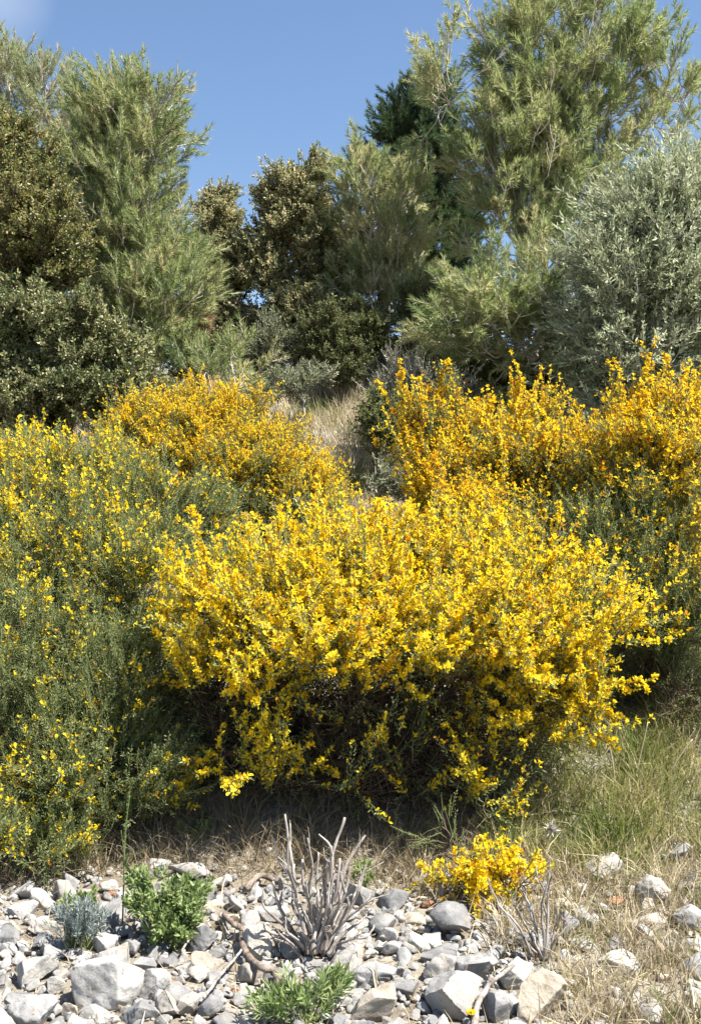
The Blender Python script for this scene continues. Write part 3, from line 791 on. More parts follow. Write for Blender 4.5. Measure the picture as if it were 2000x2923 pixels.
    # the banner stands up: local y near the shoot direction / up
    y = norm(sd[k] * .6 + np.array([0, 0, .7]) + rng.normal(0, .25, (m, 3))); x = norm(np.cross(y, fo)); y = np.cross(fo, x)
    FR = np.stack([x, y, fo], axis=2)
    gf.inst(FLOWER_V, FLOWER_F, FR, fp, rng.uniform(.75, 1.2, m) * fsize, np.clip(rng.normal(.55, .2, m) + (rng.normal(0, .16, n))[k] - .9 * (rng.uniform(0, 1, m) < .05), 0, 1))
    if gt.n: gt.build('stems', M[twig], root, smooth=True, loc=base)
    gb.build('twigs', M[twig], root, loc=base)
    gl.build('leaves', M['broom_leaf'], root, loc=base)
    gf.build('flowers', M[petal], root, loc=base)
    return root, m

counts = []
# the large one in front
r, m = make_broom('largest broom in front, covered all over in bright yellow flowers', P(1080, 2390, 5.35),
    [P(1080, 1800, 5.3), P(750, 1900, 5.2), P(1450, 1850, 5.2), P(1650, 1950, 5.15), P(900, 1700, 5.4), P(1250, 1700, 5.4), P(650, 2150, 5.0), P(1350, 2230, 5.0)],
    [(1080, 1590, 5.5, 200, 80, .35, 190, 1.0), (1300, 1590, 5.5, 190, 80, .35, 180, 1.0), (900, 1600, 5.45, 130, 90, .3, 120, 1.0), (780, 1590, 5.4, 60, 80, .2, 50, 1.0), (1500, 1640, 5.4, 110, 80, .3, 100, 1.0), (1580, 1560, 5.4, 40, 70, .15, 30, 1.0),
     (1080, 1720, 5.2, 260, 110, .35, 330, 1.0), (760, 1720, 5.2, 200, 100, .3, 210, 1.0), (560, 1690, 5.25, 90, 70, .25, 70, 1.0), (1380, 1750, 5.15, 200, 110, .35, 260, 1.0), (1600, 1790, 5.15, 150, 70, .3, 130, 1.0), (1770, 1750, 5.15, 80, 30, .15, 36, 1.0), (1700, 1720, 5.2, 60, 50, .2, 30, 1.0),
     (900, 1850, 5.05, 230, 60, .3, 170, 1.0), (1180, 1850, 5.05, 220, 55, .3, 150, 1.0), (640, 1850, 5.1, 110, 60, .25, 80, 1.0), (1480, 1880, 5.05, 180, 65, .3, 150, 1.0), (1700, 1950, 5.1, 90, 50, .2, 60, 1.0), (1780, 1990, 5.1, 50, 30, .15, 20, 1.0), (1640, 2040, 5.05, 110, 35, .2, 45, 1.0), (1760, 2090, 5.05, 50, 25, .12, 20, 1.0),
     (530, 1950, 5.05, 80, 30, .2, 36, 1.0), (710, 1950, 5.0, 90, 35, .25, 40, .95), (1500, 2010, 5.05, 70, 30, .2, 18, .7), (1600, 2110, 5.05, 60, 25, .2, 12, .6),
     (720, 2160, 4.95, 60, 25, .15, 8, .9), (640, 2170, 4.95, 40, 20, .12, 8, 1.0), (730, 2250, 4.92, 75, 16, .12, 13, 1.0), (560, 2205, 4.95, 25, 8, .08, 4, 1.0), (850, 2210, 4.95, 15, 40, .1, 5, .8),
     (1010, 2130, 4.95, 40, 25, .1, 4, .6), (1000, 2230, 4.95, 30, 25, .1, 3, .6), (1170, 2140, 4.95, 40, 25, .1, 4, .5), (1190, 2260, 4.93, 40, 22, .1, 5, .7), (1385, 2250, 4.9, 22, 22, .08, 12, 1.2), (1430, 2290, 4.9, 14, 32, .08, 12, 1.2), (1440, 2110, 4.98, 45, 25, .12, 6, .8),
     (1060, 2030, 5.4, 470, 110, .35, 900, .012, .3), (1080, 2200, 5.35, 420, 110, .35, 800, 0, .22), (680, 2080, 5.4, 280, 160, .3, 700, 0, .25), (1380, 2060, 5.4, 240, 100, .3, 340, .015, .3), (560, 1940, 5.5, 140, 110, .25, 260, 0, .3)],
    mult=.72, drop=85, fade=1900, fsize=.0205, per_shoot=18, side=1, slen=(.15, .31), rand0=.2, rand1=.45, out=.6, up=.45, xs=.87, xc=1120, cl=8, sig=(.045, .05, .08),
    spikes=[(590, 1610, 556, 1470, 5.3, 8), (800, 1610, 792, 1490, 5.4, 8), (845, 1640, 835, 1530, 5.4, 5), (1066, 1590, 1072, 1445, 5.5, 9), (950, 1610, 946, 1500, 5.5, 6), (1150, 1590, 1165, 1480, 5.5, 6), (1275, 1600, 1292, 1470, 5.5, 7), (1400, 1630, 1425, 1500, 5.4, 7), (1560, 1660, 1605, 1465, 5.4, 9),
            (1690, 1770, 1875, 1742, 5.15, 9), (1660, 1730, 1760, 1680, 5.2, 6), (1700, 1960, 1830, 1955, 5.1, 7), (1660, 2030, 1810, 2065, 5.05, 8), (1650, 2070, 1745, 2130, 5.05, 6), (560, 1960, 452, 1950, 5.05, 6), (530, 1800, 455, 1740, 5.2, 5)])
counts.append(m)
# lone low sprig by the stones
r, m = make_broom('small low yellow broom sprig hanging over the stones, apart from the big bush', P(1360, 2470, 4.62), [P(1310, 2470, 4.5), P(1410, 2460, 4.5)],
    [(1390, 2450, 4.45, 45, 18, .06, 14, 1.0), (1290, 2505, 4.40, 45, 16, .06, 14, 1.0), (1450, 2505, 4.38, 50, 26, .06, 20, 1.0), (1370, 2490, 4.40, 50, 20, .06, 12, 1.0), (1480, 2540, 4.36, 25, 16, .05, 8, 1.0), (1328, 2555, 4.38, 10, 18, .04, 5, 1.0), (1270, 2390, 4.6, 70, 40, .12, 20, .0, .6)], up=-.3, slen=(.07, .12), side=1, per_shoot=11, out=.7)
# left, mostly green
r, m = make_broom('broad greenish broom at the left edge with scattered yellow flowers', P(180, 2440, 5.5),
    [P(100, 1500, 5.9), P(300, 1600, 5.7), P(450, 1500, 6.0), P(0, 1900, 5.4), P(250, 2000, 5.3), P(380, 2150, 5.1), P(100, 2250, 5.0)],
    [(60, 1290, 6.2, 160, 60, .3, 150, 0.75), (250, 1310, 6.2, 150, 60, .3, 130, 0.60), (420, 1380, 6.1, 130, 70, .35, 120, 0.45), (560, 1430, 6.1, 90, 80, .3, 80, 0.40), (60, 1420, 6.0, 180, 80, .4, 190, 0.60), (280, 1450, 5.9, 170, 90, .4, 190, 0.50), (480, 1530, 5.9, 110, 70, .35, 110, 0.28), (600, 1560, 5.9, 60, 70, .25, 40, 0.15),
     (80, 1560, 5.7, 200, 80, .4, 190, 0.55), (350, 1580, 5.65, 160, 80, .35, 160, 0.50), (130, 1690, 5.55, 200, 80, .4, 190, 0.35), (400, 1700, 5.5, 110, 80, .3, 100, 0.35), (60, 1810, 5.4, 180, 90, .4, 180, 0.27), (280, 1840, 5.35, 150, 80, .35, 150, 0.27), (420, 1840, 5.35, 60, 70, .25, 40, 0.05),
     (100, 1960, 5.25, 180, 80, .35, 180, 0.28), (320, 1960, 5.2, 120, 70, .3, 120, 0.31), (70, 2090, 5.1, 150, 70, .3, 130, 0.25), (280, 2100, 5.05, 150, 80, .3, 160, 0.27), (400, 2200, 5.05, 90, 60, .25, 80, 0.21), (200, 2200, 5.0, 130, 70, .25, 110, 0.29), (20, 2260, 4.95, 55, 70, .2, 46, 0.75), (80, 2330, 4.95, 60, 60, .2, 44, 0.33), (220, 2310, 4.95, 60, 25, .15, 18, 0.50), (30, 2440, 4.72, 80, 50, .15, 60, 0.35), (180, 2420, 4.78, 100, 45, .15, 60, 0.25), (330, 2350, 4.9, 80, 50, .15, 46, 0.05), (480, 2260, 5.0, 35, 30, .1, 8, 0.80),
     (480, 1980, 5.5, 90, 150, .3, 150, 0.03, .8), (430, 2150, 5.4, 110, 120, .3, 160, 0.03, .6), (-120, 1700, 5.6, 120, 400, .5, 120, 0.33), (250, 2100, 5.5, 280, 250, .4, 180, 0.02, .5)],
    per_shoot=14, bern=.75, slen=(.12, .22), mult=.88, cl=14, sig=(.07, .07, .06), drop=60, fade=2000)
counts.append(m)
r, m = make_broom('domed golden broom further back, below the gap of sky', P(660, 1540, 8.2), [P(550, 1250, 8.2), P(700, 1250, 8.2), P(850, 1350, 8.1), P(950, 1420, 8.0), P(400, 1250, 8.3)],
    [(460, 1150, 8.3, 80, 40, .25, 90, 1.0), (380, 1190, 8.3, 90, 45, .3, 90, 1.0), (560, 1160, 8.3, 100, 45, .3, 110, 1.0), (700, 1150, 8.3, 80, 40, .3, 100, 1.0), (620, 1230, 8.2, 180, 70, .4, 270, 1.0), (800, 1220, 8.2, 80, 50, .3, 100, 1.0), (450, 1260, 8.1, 150, 60, .35, 150, .9), (860, 1310, 8.1, 100, 60, .35, 150, .95), (720, 1320, 8.0, 150, 70, .4, 210, .8), (960, 1370, 8.0, 70, 50, .3, 90, .9),
     (880, 1410, 7.9, 110, 60, .35, 140, .75), (700, 1420, 7.9, 120, 60, .35, 120, .35), (960, 1450, 7.9, 60, 50, .25, 50, .7), (780, 1470, 7.9, 130, 40, .35, 80, .25, .8)],
    petal='petal_orange', per_shoot=11, slen=(.10, .2), fsize=.016, drop=45, fade=1500, xs=.88, xc=420)
counts.append(m)
r, m = make_broom('upright broom with tall golden spikes right of the dry grass patch', P(1380, 1800, 6.9), [P(1200, 1300, 6.8), P(1330, 1250, 6.8), P(1480, 1250, 6.8), P(1250, 1400, 6.7), P(1600, 1300, 6.8)],
    [(1165, 1120, 6.8, 14, 50, .06, 10, 1.0), (1105, 1150, 6.8, 14, 40, .06, 8, 1.0), (1258, 1110, 6.8, 18, 50, .08, 12, 1.0), (1140, 1190, 6.8, 40, 40, .1, 26, 1.0), (1180, 1250, 6.8, 60, 60, .2, 70, 1.0), (1270, 1210, 6.8, 60, 50, .2, 70, 1.0), (1340, 1190, 6.8, 40, 40, .15, 30, 1.0), (1470, 1170, 6.8, 50, 50, .2, 50, 1.0), (1550, 1160, 6.8, 25, 40, .1, 16, 1.0), (1390, 1250, 6.8, 90, 50, .25, 90, .95),
     (1230, 1350, 6.7, 80, 80, .3, 130, 1.0), (1350, 1370, 6.7, 110, 80, .3, 150, .95), (1500, 1290, 6.8, 100, 60, .3, 90, .8), (1210, 1450, 6.6, 60, 60, .25, 70, .95), (1360, 1480, 6.5, 130, 70, .3, 130, .95), (1650, 1210, 6.8, 25, 50, .1, 18, 1.0), (1610, 1290, 6.8, 80, 60, .3, 70, .6), (1640, 1270, 6.7, 70, 60, .3, 90, 1.0), (1560, 1250, 6.8, 60, 60, .25, 60, 1.0), (1590, 1360, 6.7, 80, 60, .3, 70, .7), (1500, 1420, 6.7, 110, 90, .35, 90, .45), (1400, 1600, 6.6, 200, 90, .3, 90, .3)],
    petal='petal_orange', up=1.1, out=.25, per_shoot=13, slen=(.12, .24), side=2, rand0=.18, rand1=.35, mult=.8, drop=75, fade=1650, xs=.9, xc=1650,
    spikes=[(1175, 1260, 1135, 1060, 6.8, 9), (1150, 1230, 1090, 1110, 6.8, 7), (1255, 1200, 1262, 1062, 6.8, 8), (1330, 1230, 1325, 1140, 6.8, 5), (1300, 1250, 1305, 1130, 6.8, 6), (1470, 1210, 1482, 1105, 6.8, 6), (1545, 1220, 1555, 1130, 6.8, 6), (1650, 1260, 1648, 1150, 6.8, 6), (1420, 1230, 1400, 1160, 6.8, 4), (1120, 1290, 1085, 1270, 6.8, 3), (1710, 1280, 1705, 1190, 6.7, 5)])
counts.append(m)
r, m = make_broom('tall green broom at the right edge, yellow only at its top', P(1830, 2080, 6.1), [P(1800, 1500, 6.2), P(1900, 1300, 6.3), P(1950, 1600, 6.1), P(1700, 1650, 6.1), P(1850, 1800, 6.0)],
    [(1860, 1080, 6.4, 30, 50, .1, 20, 1.00), (1810, 1150, 6.4, 50, 40, .15, 36, 0.95), (1905, 1130, 6.4, 35, 60, .15, 36, 1.00), (1960, 1130, 6.4, 30, 60, .15, 30, 1.00), (1770, 1110, 6.4, 12, 40, .05, 6, 0.90), (1850, 1210, 6.3, 80, 50, .25, 90, 0.95), (1960, 1250, 6.3, 80, 80, .3, 110, 0.95), (1850, 1310, 6.3, 100, 60, .3, 110, 0.65), (1720, 1280, 6.4, 60, 60, .25, 50, 0.70), (1970, 1400, 6.2, 70, 80, .3, 90, 0.70),
     (1780, 1400, 6.2, 130, 80, .35, 150, 0.34), (1680, 1500, 6.2, 90, 110, .3, 140, 0.20), (1850, 1530, 6.1, 130, 90, .35, 180, 0.30), (1960, 1580, 6.1, 80, 110, .3, 110, 0.49), (1730, 1640, 6.1, 120, 90, .35, 160, 0.21), (1890, 1680, 6.0, 120, 90, .35, 160, 0.34), (1960, 1780, 5.95, 90, 90, .3, 90, 0.12), (1840, 1820, 6.0, 110, 80, .3, 80, 0.05, .6), (1930, 1930, 6.0, 100, 90, .3, 70, 0.01, .4), (1960, 2020, 5.9, 120, 80, .3, 160, 0.00, .3), (1830, 1980, 6.1, 120, 90, .3, 150, 0.00, .3), (2080, 1500, 6.2, 80, 350, .4, 80, 0.44), (2080, 1950, 6.0, 80, 120, .3, 70, 0.00, .4)],
    petal='petal_orange', up=.7, out=.4, per_shoot=11, slen=(.11, .21), drop=70, fade=1800,
    spikes=[(1850, 1160, 1862, 985, 6.4, 8), (1790, 1190, 1762, 1040, 6.4, 7), (1900, 1130, 1910, 1035, 6.4, 6), (1955, 1140, 1960, 1055, 6.4, 6), (1820, 1150, 1845, 1045, 6.4, 6), (1760, 1220, 1750, 1130, 6.4, 4), (1990, 1160, 1998, 1080, 6.4, 4)])
counts.append(m)

# ------------------------------------------------------------------ grass and low ground cover
def blades(g, pos, h, w, lean=.35, droop=.5, rnd=None):
    n = len(pos)
    az = rng.uniform(0, 2 * math.pi, n); ln = np.abs(rng.normal(0, lean, n))
    d = np.stack([np.cos(az) * ln, np.sin(az) * ln, np.ones(n)], 1); d = norm(d)
    side = norm(np.cross(d, norm(rng.normal(0, 1, (n, 3))))) * (w * .5)[:, None]
    out = np.stack([np.cos(az), np.sin(az), np.zeros(n)], 1)
    dr = np.abs(rng.normal(0, droop, n))[:, None]
    p0 = pos; p1 = pos + d * h[:, None] * .5 + out * h[:, None] * dr * .12
    p2 = pos + d * h[:, None] * .95 + out * h[:, None] * dr * .5 - np.array([0, 0, 1]) * h[:, None] * dr * .18
    V = np.stack([p0 - side, p0 + side, p1 + side * .85, p1 - side * .85, p2], 1).reshape(-1, 3)
    k = np.arange(n)[:, None] * 5
    off = g.n
    if rnd is None: rnd = rng.uniform(0, 1, n)
    g.add(V, np.concatenate([k + np.array([[0, 1, 2]]), k + np.array([[0, 2, 3]]), k + np.array([[3, 2, 4]])]), np.repeat(rnd, 5))

def scatter(n, poly_fn, xr, yr):
    x = rng.uniform(*xr, n); y = rng.uniform(*yr, n)
    keep = rng.uniform(0, 1, n) < poly_fn(x, y)
    x, y = x[keep], y[keep]
    return np.stack([x, y, ground_h(x, y) - .01], 1)

def pix(x, y):
    z = ground_h(x, y); return 1000 + x / y * FPX, 1461.5 - (z - CAM_Z) / y * FPX

def clumped(x, y, f=5, seed=4):
    return np.clip(.5 + 1.1 * vnoise(x * f, y * f, seed), 0, 1)

# green grass on the right of the bank
def right_bank(x, y):
    px, py = pix(x, y)
    low = .35 * smoothstep(1500, 1700, px) * clumped(x, y, 7, 21) ** 2 * smoothstep(2350, 2500, py)
    return np.clip(smoothstep(1330, 1480, px) * smoothstep(2620, 2400, py) * (.45 + .55 * clumped(x, y, 5)) + low, 0, 1)
g = Geo()
p = scatter(80000, right_bank, (.3, 2.6), (3.2, 7.2)); n = len(p)
blades(g, p, rng.uniform(.06, .22, n) * (.5 + .5 * smoothstep(4.3, 5.0, p[:, 1])) * (.6 + .8 * clumped(p[:, 0], p[:, 1], 5, 17)), rng.uniform(.003, .006, n), .45, .7, np.clip(rng.normal(.50, .24, n) + .34 * vnoise(p[:, 0] * 4, p[:, 1] * 4, 9), 0, 1))
tag(g.build('grass', M['grass']), 'green and straw grass covering the bank on the right', 'grass', kind='stuff')
# dry grass tufts among the stones at lower right and round the dead twigs
def dry_right(x, y):
    px, py = pix(x, y)
    a = smoothstep(1400, 1700, px) * smoothstep(2400, 2500, py) * (.12 + .88 * clumped(x, y, 6, 8))
    b = smoothstep(950, 1050, px) * smoothstep(1650, 1500, px) * smoothstep(2420, 2450, py) * smoothstep(2620, 2520, py) * .7 * clumped(x, y, 7, 2)
    c = smoothstep(1350, 1450, px) * smoothstep(1700, 1600, px) * smoothstep(2560, 2600, py) * smoothstep(2760, 2700, py) * .8
    d = .05 * smoothstep(2480, 2560, py) * clumped(x, y, 9, 31) ** 3
    return np.clip(a + b + c + d, 0, 1)
g = Geo()
p = scatter(80000, dry_right, (-1.5, 2.2), (3.2, 5.4)); n = len(p)
sel = rng.uniform(0, 1, n) < .6; p = p[sel]; n = len(p)
blades(g, p, rng.uniform(.05, .18, n), rng.uniform(.003, .0055, n), .55, .7, np.clip(rng.normal(.36, .25, n) + .5 * np.clip(vnoise(p[:, 0] * 5, p[:, 1] * 5, 12), 0, 1), 0, 1))
tag(g.build('dry_grass', M['straw']), 'dry straw-coloured grass tufts between the stones at lower right', 'dry grass', kind='stuff')
# straw and litter under the brooms, along the foot of the bank
def foot(x, y):
    px, py = pix(x, y)
    return smoothstep(2620, 2480, py) * smoothstep(1500, 1300, px) * (.2 + .8 * clumped(x, y, 6, 3))
g = Geo()
p = scatter(18000, foot, (-2.2, .9), (4.6, 6.0)); n = len(p)
blades(g, p, rng.uniform(.06, .26, n), rng.uniform(.0025, .0045, n), .6, .9, np.clip(rng.normal(.12, .15, n), 0, 1))  # lowest straw tones, darkening this band for the shadow of the brooms
tag(g.build('dry_grass', M['straw']), 'thin grass toned brown for the shade at the foot of the brooms', 'dry grass', kind='stuff')
# slope behind: pale dry grass with green patches
def slope(x, y):
    px, py = pix(x, y)
    clear = smoothstep(780, 860, px) * smoothstep(1230, 1120, px)
    return np.clip(.30 + .6 * clumped(x, y, 2.5, 6) + .6 * clear, 0, 1)
g, g2 = Geo(), Geo()
p = scatter(95000, slope, (-4.5, 4.5), (6.5, 13.0)); n = len(p)
gr = vnoise(p[:, 0] * 2.1, p[:, 1] * 2.1, 11) + rng.normal(0, .25, n) > .28
blades(g, p[~gr], rng.uniform(.10, .32, (~gr).sum()), rng.uniform(.004, .008, (~gr).sum()), .35, .6, np.clip(rng.normal(.62, .2, (~gr).sum()), 0, .9))
blades(g2, p[gr], rng.uniform(.08, .24, gr.sum()), rng.uniform(.004, .008, gr.sum()), .4, .6, np.clip(rng.normal(.3, .2, gr.sum()), 0, 1))
tag(g.build('dry_grass', M['straw']), 'pale dry grass on the slope between the brooms and trees', 'dry grass', kind='stuff')
tag(g2.build('grass', M['grass']), 'green grass tufts on the slope between the brooms and trees', 'grass', kind='stuff')

# brown needles, bits of twig and dead leaves blown among the stones
def litter_zone(x, y):
    px, py = pix(x, y)
    return smoothstep(2440, 2520, py) * (.15 + .85 * clumped(x, y, 8, 41) ** 2)
g = Geo()
p = scatter(6500, litter_zone, (-1.7, 1.8), (3.1, 5.1)); n = len(p); p[:, 2] += rng.uniform(.012, .04, n)
dl = norm(np.stack([rng.normal(0, 1, n), rng.normal(0, 1, n), rng.normal(0, .15, n)], 1))
tv = np.array([[-.06, 0, 0], [.06, 0, 0], [.05, .04, .5], [-.05, .04, .5], [0, .0, 1]]); tf = np.array([[0, 1, 2], [0, 2, 3], [3, 2, 4]])
g.inst(tv, tf, frames(dl), p, rng.uniform(.015, .06, n), np.clip(rng.normal(.25, .25, n), 0, 1))
tag(g.build('litter', M['straw']), 'brown twig bits and dead leaves scattered among the stones', 'litter', kind='stuff')

# ------------------------------------------------------------------ rocks
def icosphere(sub):
    t = (1 + 5 ** .5) / 2
    V = [(-1, t, 0), (1, t, 0), (-1, -t, 0), (1, -t, 0), (0, -1, t), (0, 1, t), (0, -1, -t), (0, 1, -t), (t, 0, -1), (t, 0, 1), (-t, 0, -1), (-t, 0, 1)]
    V = [np.array(v) / np.linalg.norm(v) for v in V]
    F = [(0, 11, 5), (0, 5, 1), (0, 1, 7), (0, 7, 10), (0, 10, 11), (1, 5, 9), (5, 11, 4), (11, 10, 2), (10, 7, 6), (7, 1, 8), (3, 9, 4), (3, 4, 2), (3, 2, 6), (3, 6, 8), (3, 8, 9), (4, 9, 5), (2, 4, 11), (6, 2, 10), (8, 6, 7), (9, 8, 1)]
    for _ in range(sub):
        cache, F2 = {}, []
        def mid(a, b):
            k = (min(a, b), max(a, b))
            if k not in cache:
                m = V[a] + V[b]; V.append(m / np.linalg.norm(m)); cache[k] = len(V) - 1
            return cache[k]
        for a, b, c in F:
            ab, bc, ca = mid(a, b), mid(b, c), mid(c, a)
            F2 += [(a, ab, ca), (b, bc, ab), (c, ca, bc), (ab, bc, ca)]
        F = F2
    return np.array(V), np.array(F)
ICO = {s: icosphere(s) for s in (1, 2, 3, 4)}

def rock_shape(sub=4, planes=11, cut=(.55, .9), lump=.07, fine=.02, seed=None):
    r = np.random.default_rng(seed)
    V, F = ICO[sub]; V = V.copy()
    for _ in range(planes):
        nrm = r.normal(0, 1, 3); nrm /= np.linalg.norm(nrm); h = r.uniform(*cut)
        d = V @ nrm - h
        V = V - np.maximum(d, 0)[:, None] * nrm * .97
    for k, (f, a) in enumerate(((2.5, lump), (6, lump * .5), (14, fine), (30, fine * .5))):
        ph = r.uniform(0, 6.3, (3, 3)); A = r.normal(0, 1, (3, 3)) * f
        nz_ = np.sin(V @ A[0] + ph[0, 0]) * np.sin(V @ A[1] + ph[0, 1]) + .5 * np.sin(V @ A[2] + ph[0, 2])
        V = V * (1 + a * nz_)[:, None]
    V /= np.max(np.abs(V), axis=0)
    return V, F

def place_rock(px, py, w, h, label, mat='rock', seed=None, depth=1.0, tilt=0.0, planes=11, group=None, name='rock', cut=(.34, .74)):
    """px, py: centre in the photo, w x h: size in photo pixels"""
    c, d = on_ground(px, py + h * .32)
    rx, rz = w / 2 / FPX * d, h / 2 / FPX * d * 1.02
    ry = (rx * .6 + rz * .4) * depth
    V, F = rock_shape(4, planes, cut=cut, seed=seed, lump=.05, fine=.022)
    rx, ry, rz = rx * 1.24, ry * 1.24, rz * 1.2
    V = V * np.array([rx, ry, rz])
    a = tilt; ca, sa = math.cos(a), math.sin(a)
    V = V @ np.array([[ca, 0, -sa], [0, 1, 0], [sa, 0, ca]])
    g = Geo(); g.add(V, F, rng.uniform(0, 1))
    o = g.build(name, M[mat], smooth=False)
    o.data.polygons.foreach_set('use_smooth', np.ones(len(o.data.polygons), dtype=bool))
    lift = rz * .5
    o.location = (c[0], c[1] + ry * .2, float(ground_h(c[0], c[1])) + lift)
    return tag(o, label, 'rock', group)

RG = 'limestone rocks at the foot of the bank'
rocks = [
 (285, 2808, 205, 185, 'largest pale boulder at lower left with a rounded top', 'rock', 101, .9, 0),
 (340, 2742, 110, 90, 'whitish rock leaning on the top right of the largest boulder', 'rock', 102, .8, .3),
 (88, 2782, 115, 85, 'rounded grey rock left of the largest boulder', 'rock', 103, .9, 0),
 (112, 2885, 150, 100, 'wide pale rock in the bottom left corner', 'rock', 104, .9, 0),
 (572, 2690, 110, 80, 'grey wedge-shaped rock below the bigger leafy plant', 'rock', 105, .9, -.2),
 (748, 2702, 96, 120, 'squarish upright pale rock left of the big dead twig bush', 'rock', 106, .7, .05),
 (450, 2484, 76, 62, 'pale rock in front of the shadow behind the bigger leafy plant', 'rock', 107, .9, 0),
 (545, 2490, 108, 58, 'long shaded rock behind the bigger leafy plant', 'rock', 108, .9, 0),
 (318, 2538, 58, 44, 'small grey pointed rock left of the bigger leafy plant', 'rock', 109, .9, .2),
 (352, 2572, 75, 42, 'flat grey rock with a reddish stone on top', 'rock', 110, .9, 0),
 (324, 2556, 50, 22, 'reddish brown flat stone lying on a grey rock near the tall stalk', 'rock_red', 111, .9, .1),
 (494, 2817, 42, 30, 'reddish brown block among white stones right of the largest boulder', 'rock_red', 112, .9, 0),
 (415, 2754, 64, 56, 'rounded grey stone touching the right side of the largest boulder', 'rock', 113, .9, 0),
 (934, 2812, 100, 92, 'smooth pale rock above the bottom green plant', 'rock', 114, .9, 0),
 (436, 2823, 84, 76, 'angular light grey rock beside the reddish block', 'rock', 115, .9, .1),
 (402, 2896, 96, 76, 'light grey rock at the bottom edge right of the largest boulder', 'rock', 116, .9, 0),
 (482, 2880, 70, 72, 'bluish grey broken rock at the bottom left of centre', 'rock', 117, .9, -.3),
 (597, 2880, 62, 64, 'rounded white stone left of the bottom green plant', 'rock', 118, .9, 0),
 (132, 2645, 86, 48, 'flat pale rock left of the grey-leaved plant', 'rock', 119, .9, 0),
 (537, 2873, 58, 70, 'pale upright stone between the bluish rock and the white stone', 'rock', 120, .9, 0),
 (308, 2915, 60, 36, 'low white stone at the bottom edge under the largest boulder', 'rock', 121, .9, 0),
 (150, 2822, 58, 48, 'small grey stone between the largest boulder and the corner rock', 'rock', 122, .9, 0),
 (1064, 2786, 140, 78, 'long smooth whitish rock right of the big dead twig bush', 'rock', 123, .8, .05),
 (1066, 2880, 160, 100, 'tan grey slab at the bottom edge just right of the green plant', 'rock_tan', 124, .9, -.35),
 (1282, 2862, 180, 112, 'biggest flat grey slab at the bottom centre right', 'rock', 125, .8, -.25),
 (1420, 2885, 108, 96, 'dark grey conical rock right of the curved dead branch', 'rock', 126, .9, 0),
 (1540, 2860, 120, 145, 'tall sandy yellow rock at the bottom right', 'rock_tan', 127, .8, .2),
 (1362, 2768, 118, 76, 'angular grey rock above the biggest flat slab', 'rock', 128, .9, -.25),
 (1486, 2790, 95, 76, 'grey rock at the foot of the right dead twig clump', 'rock', 129, .9, 0),
 (1292, 2640, 110, 96, 'rough dark mottled rock in the shade under the yellow sprig', 'rock', 130, .9, 0),
 (1738, 2472, 116, 90, 'big pale block alone in the grass on the right', 'rock', 131, .8, 0),
 (1876, 2546, 104, 84, 'light blocky rock in the dry grass near the right edge', 'rock', 132, .8, -.25),
 (1970, 2622, 90, 92, 'pale rounded rock cut off by the right edge', 'rock', 133, .9, 0),
 (1656, 2540, 54, 38, 'small white stone below and left of the big pale block', 'rock', 134, .9, .3),
 (1945, 2440, 72, 58, 'half buried grey rock in the grass at the right edge', 'rock', 135, .9, 0),
 (1624, 2648, 56, 70, 'pointed grey rock right of the right dead twig clump', 'rock', 136, .9, 0),
 (1758, 2762, 110, 70, 'low grey rock sunk in dry grass at lower right', 'rock', 137, .9, 0),
 (1950, 2534, 52, 58, 'tan split stone beside the light blocky rock', 'rock_tan', 138, .9, .3),
 (1365, 2590, 50, 40, 'white stone just below the yellow sprig', 'rock', 139, .9, 0),
 (1160, 2826, 100, 56, 'broken whitish rock between the long smooth rock and the biggest slab', 'rock', 140, .9, 0),
 (1250, 2768, 96, 86, 'upright grey rock left of the angular grey rock', 'rock', 141, .9, .2),
 (1182, 2692, 70, 66, 'pale fractured rock left of the rough dark mottled rock', 'rock', 142, .9, -.2),
 (1990, 2862, 60, 90, 'pale rock at the lower right edge in dry grass', 'rock', 143, .9, 0),
 (1840, 2668, 60, 44, 'small pale stone in dry grass below the light blocky rock', 'rock', 144, .9, 0),
 (1215, 2588, 38, 26, 'small orange red stone at the edge of the shade', 'rock_red', 145, .9, 0),
 (1010, 2710, 56, 36, 'rusty red flat stone right of the big dead twig bush', 'rock_red', 146, .9, 0),
 (660, 2838, 44, 28, 'pinkish brown stone near the end of the gnarled root', 'rock_red', 147, .9, 0),
 (800, 2655, 40, 34, 'sandy orange stone behind the big dead twig bush', 'rock_tan', 148, .9, 0),
]
occupied = []
for (px, py, w, h, lab, mat, sd_, dp, tl) in rocks:
    o = place_rock(px, py, w, h, lab, mat, sd_, dp, tl, group=RG)
    occupied.append((o.location.x, o.location.y, w / 2 / FPX * o.location.y))

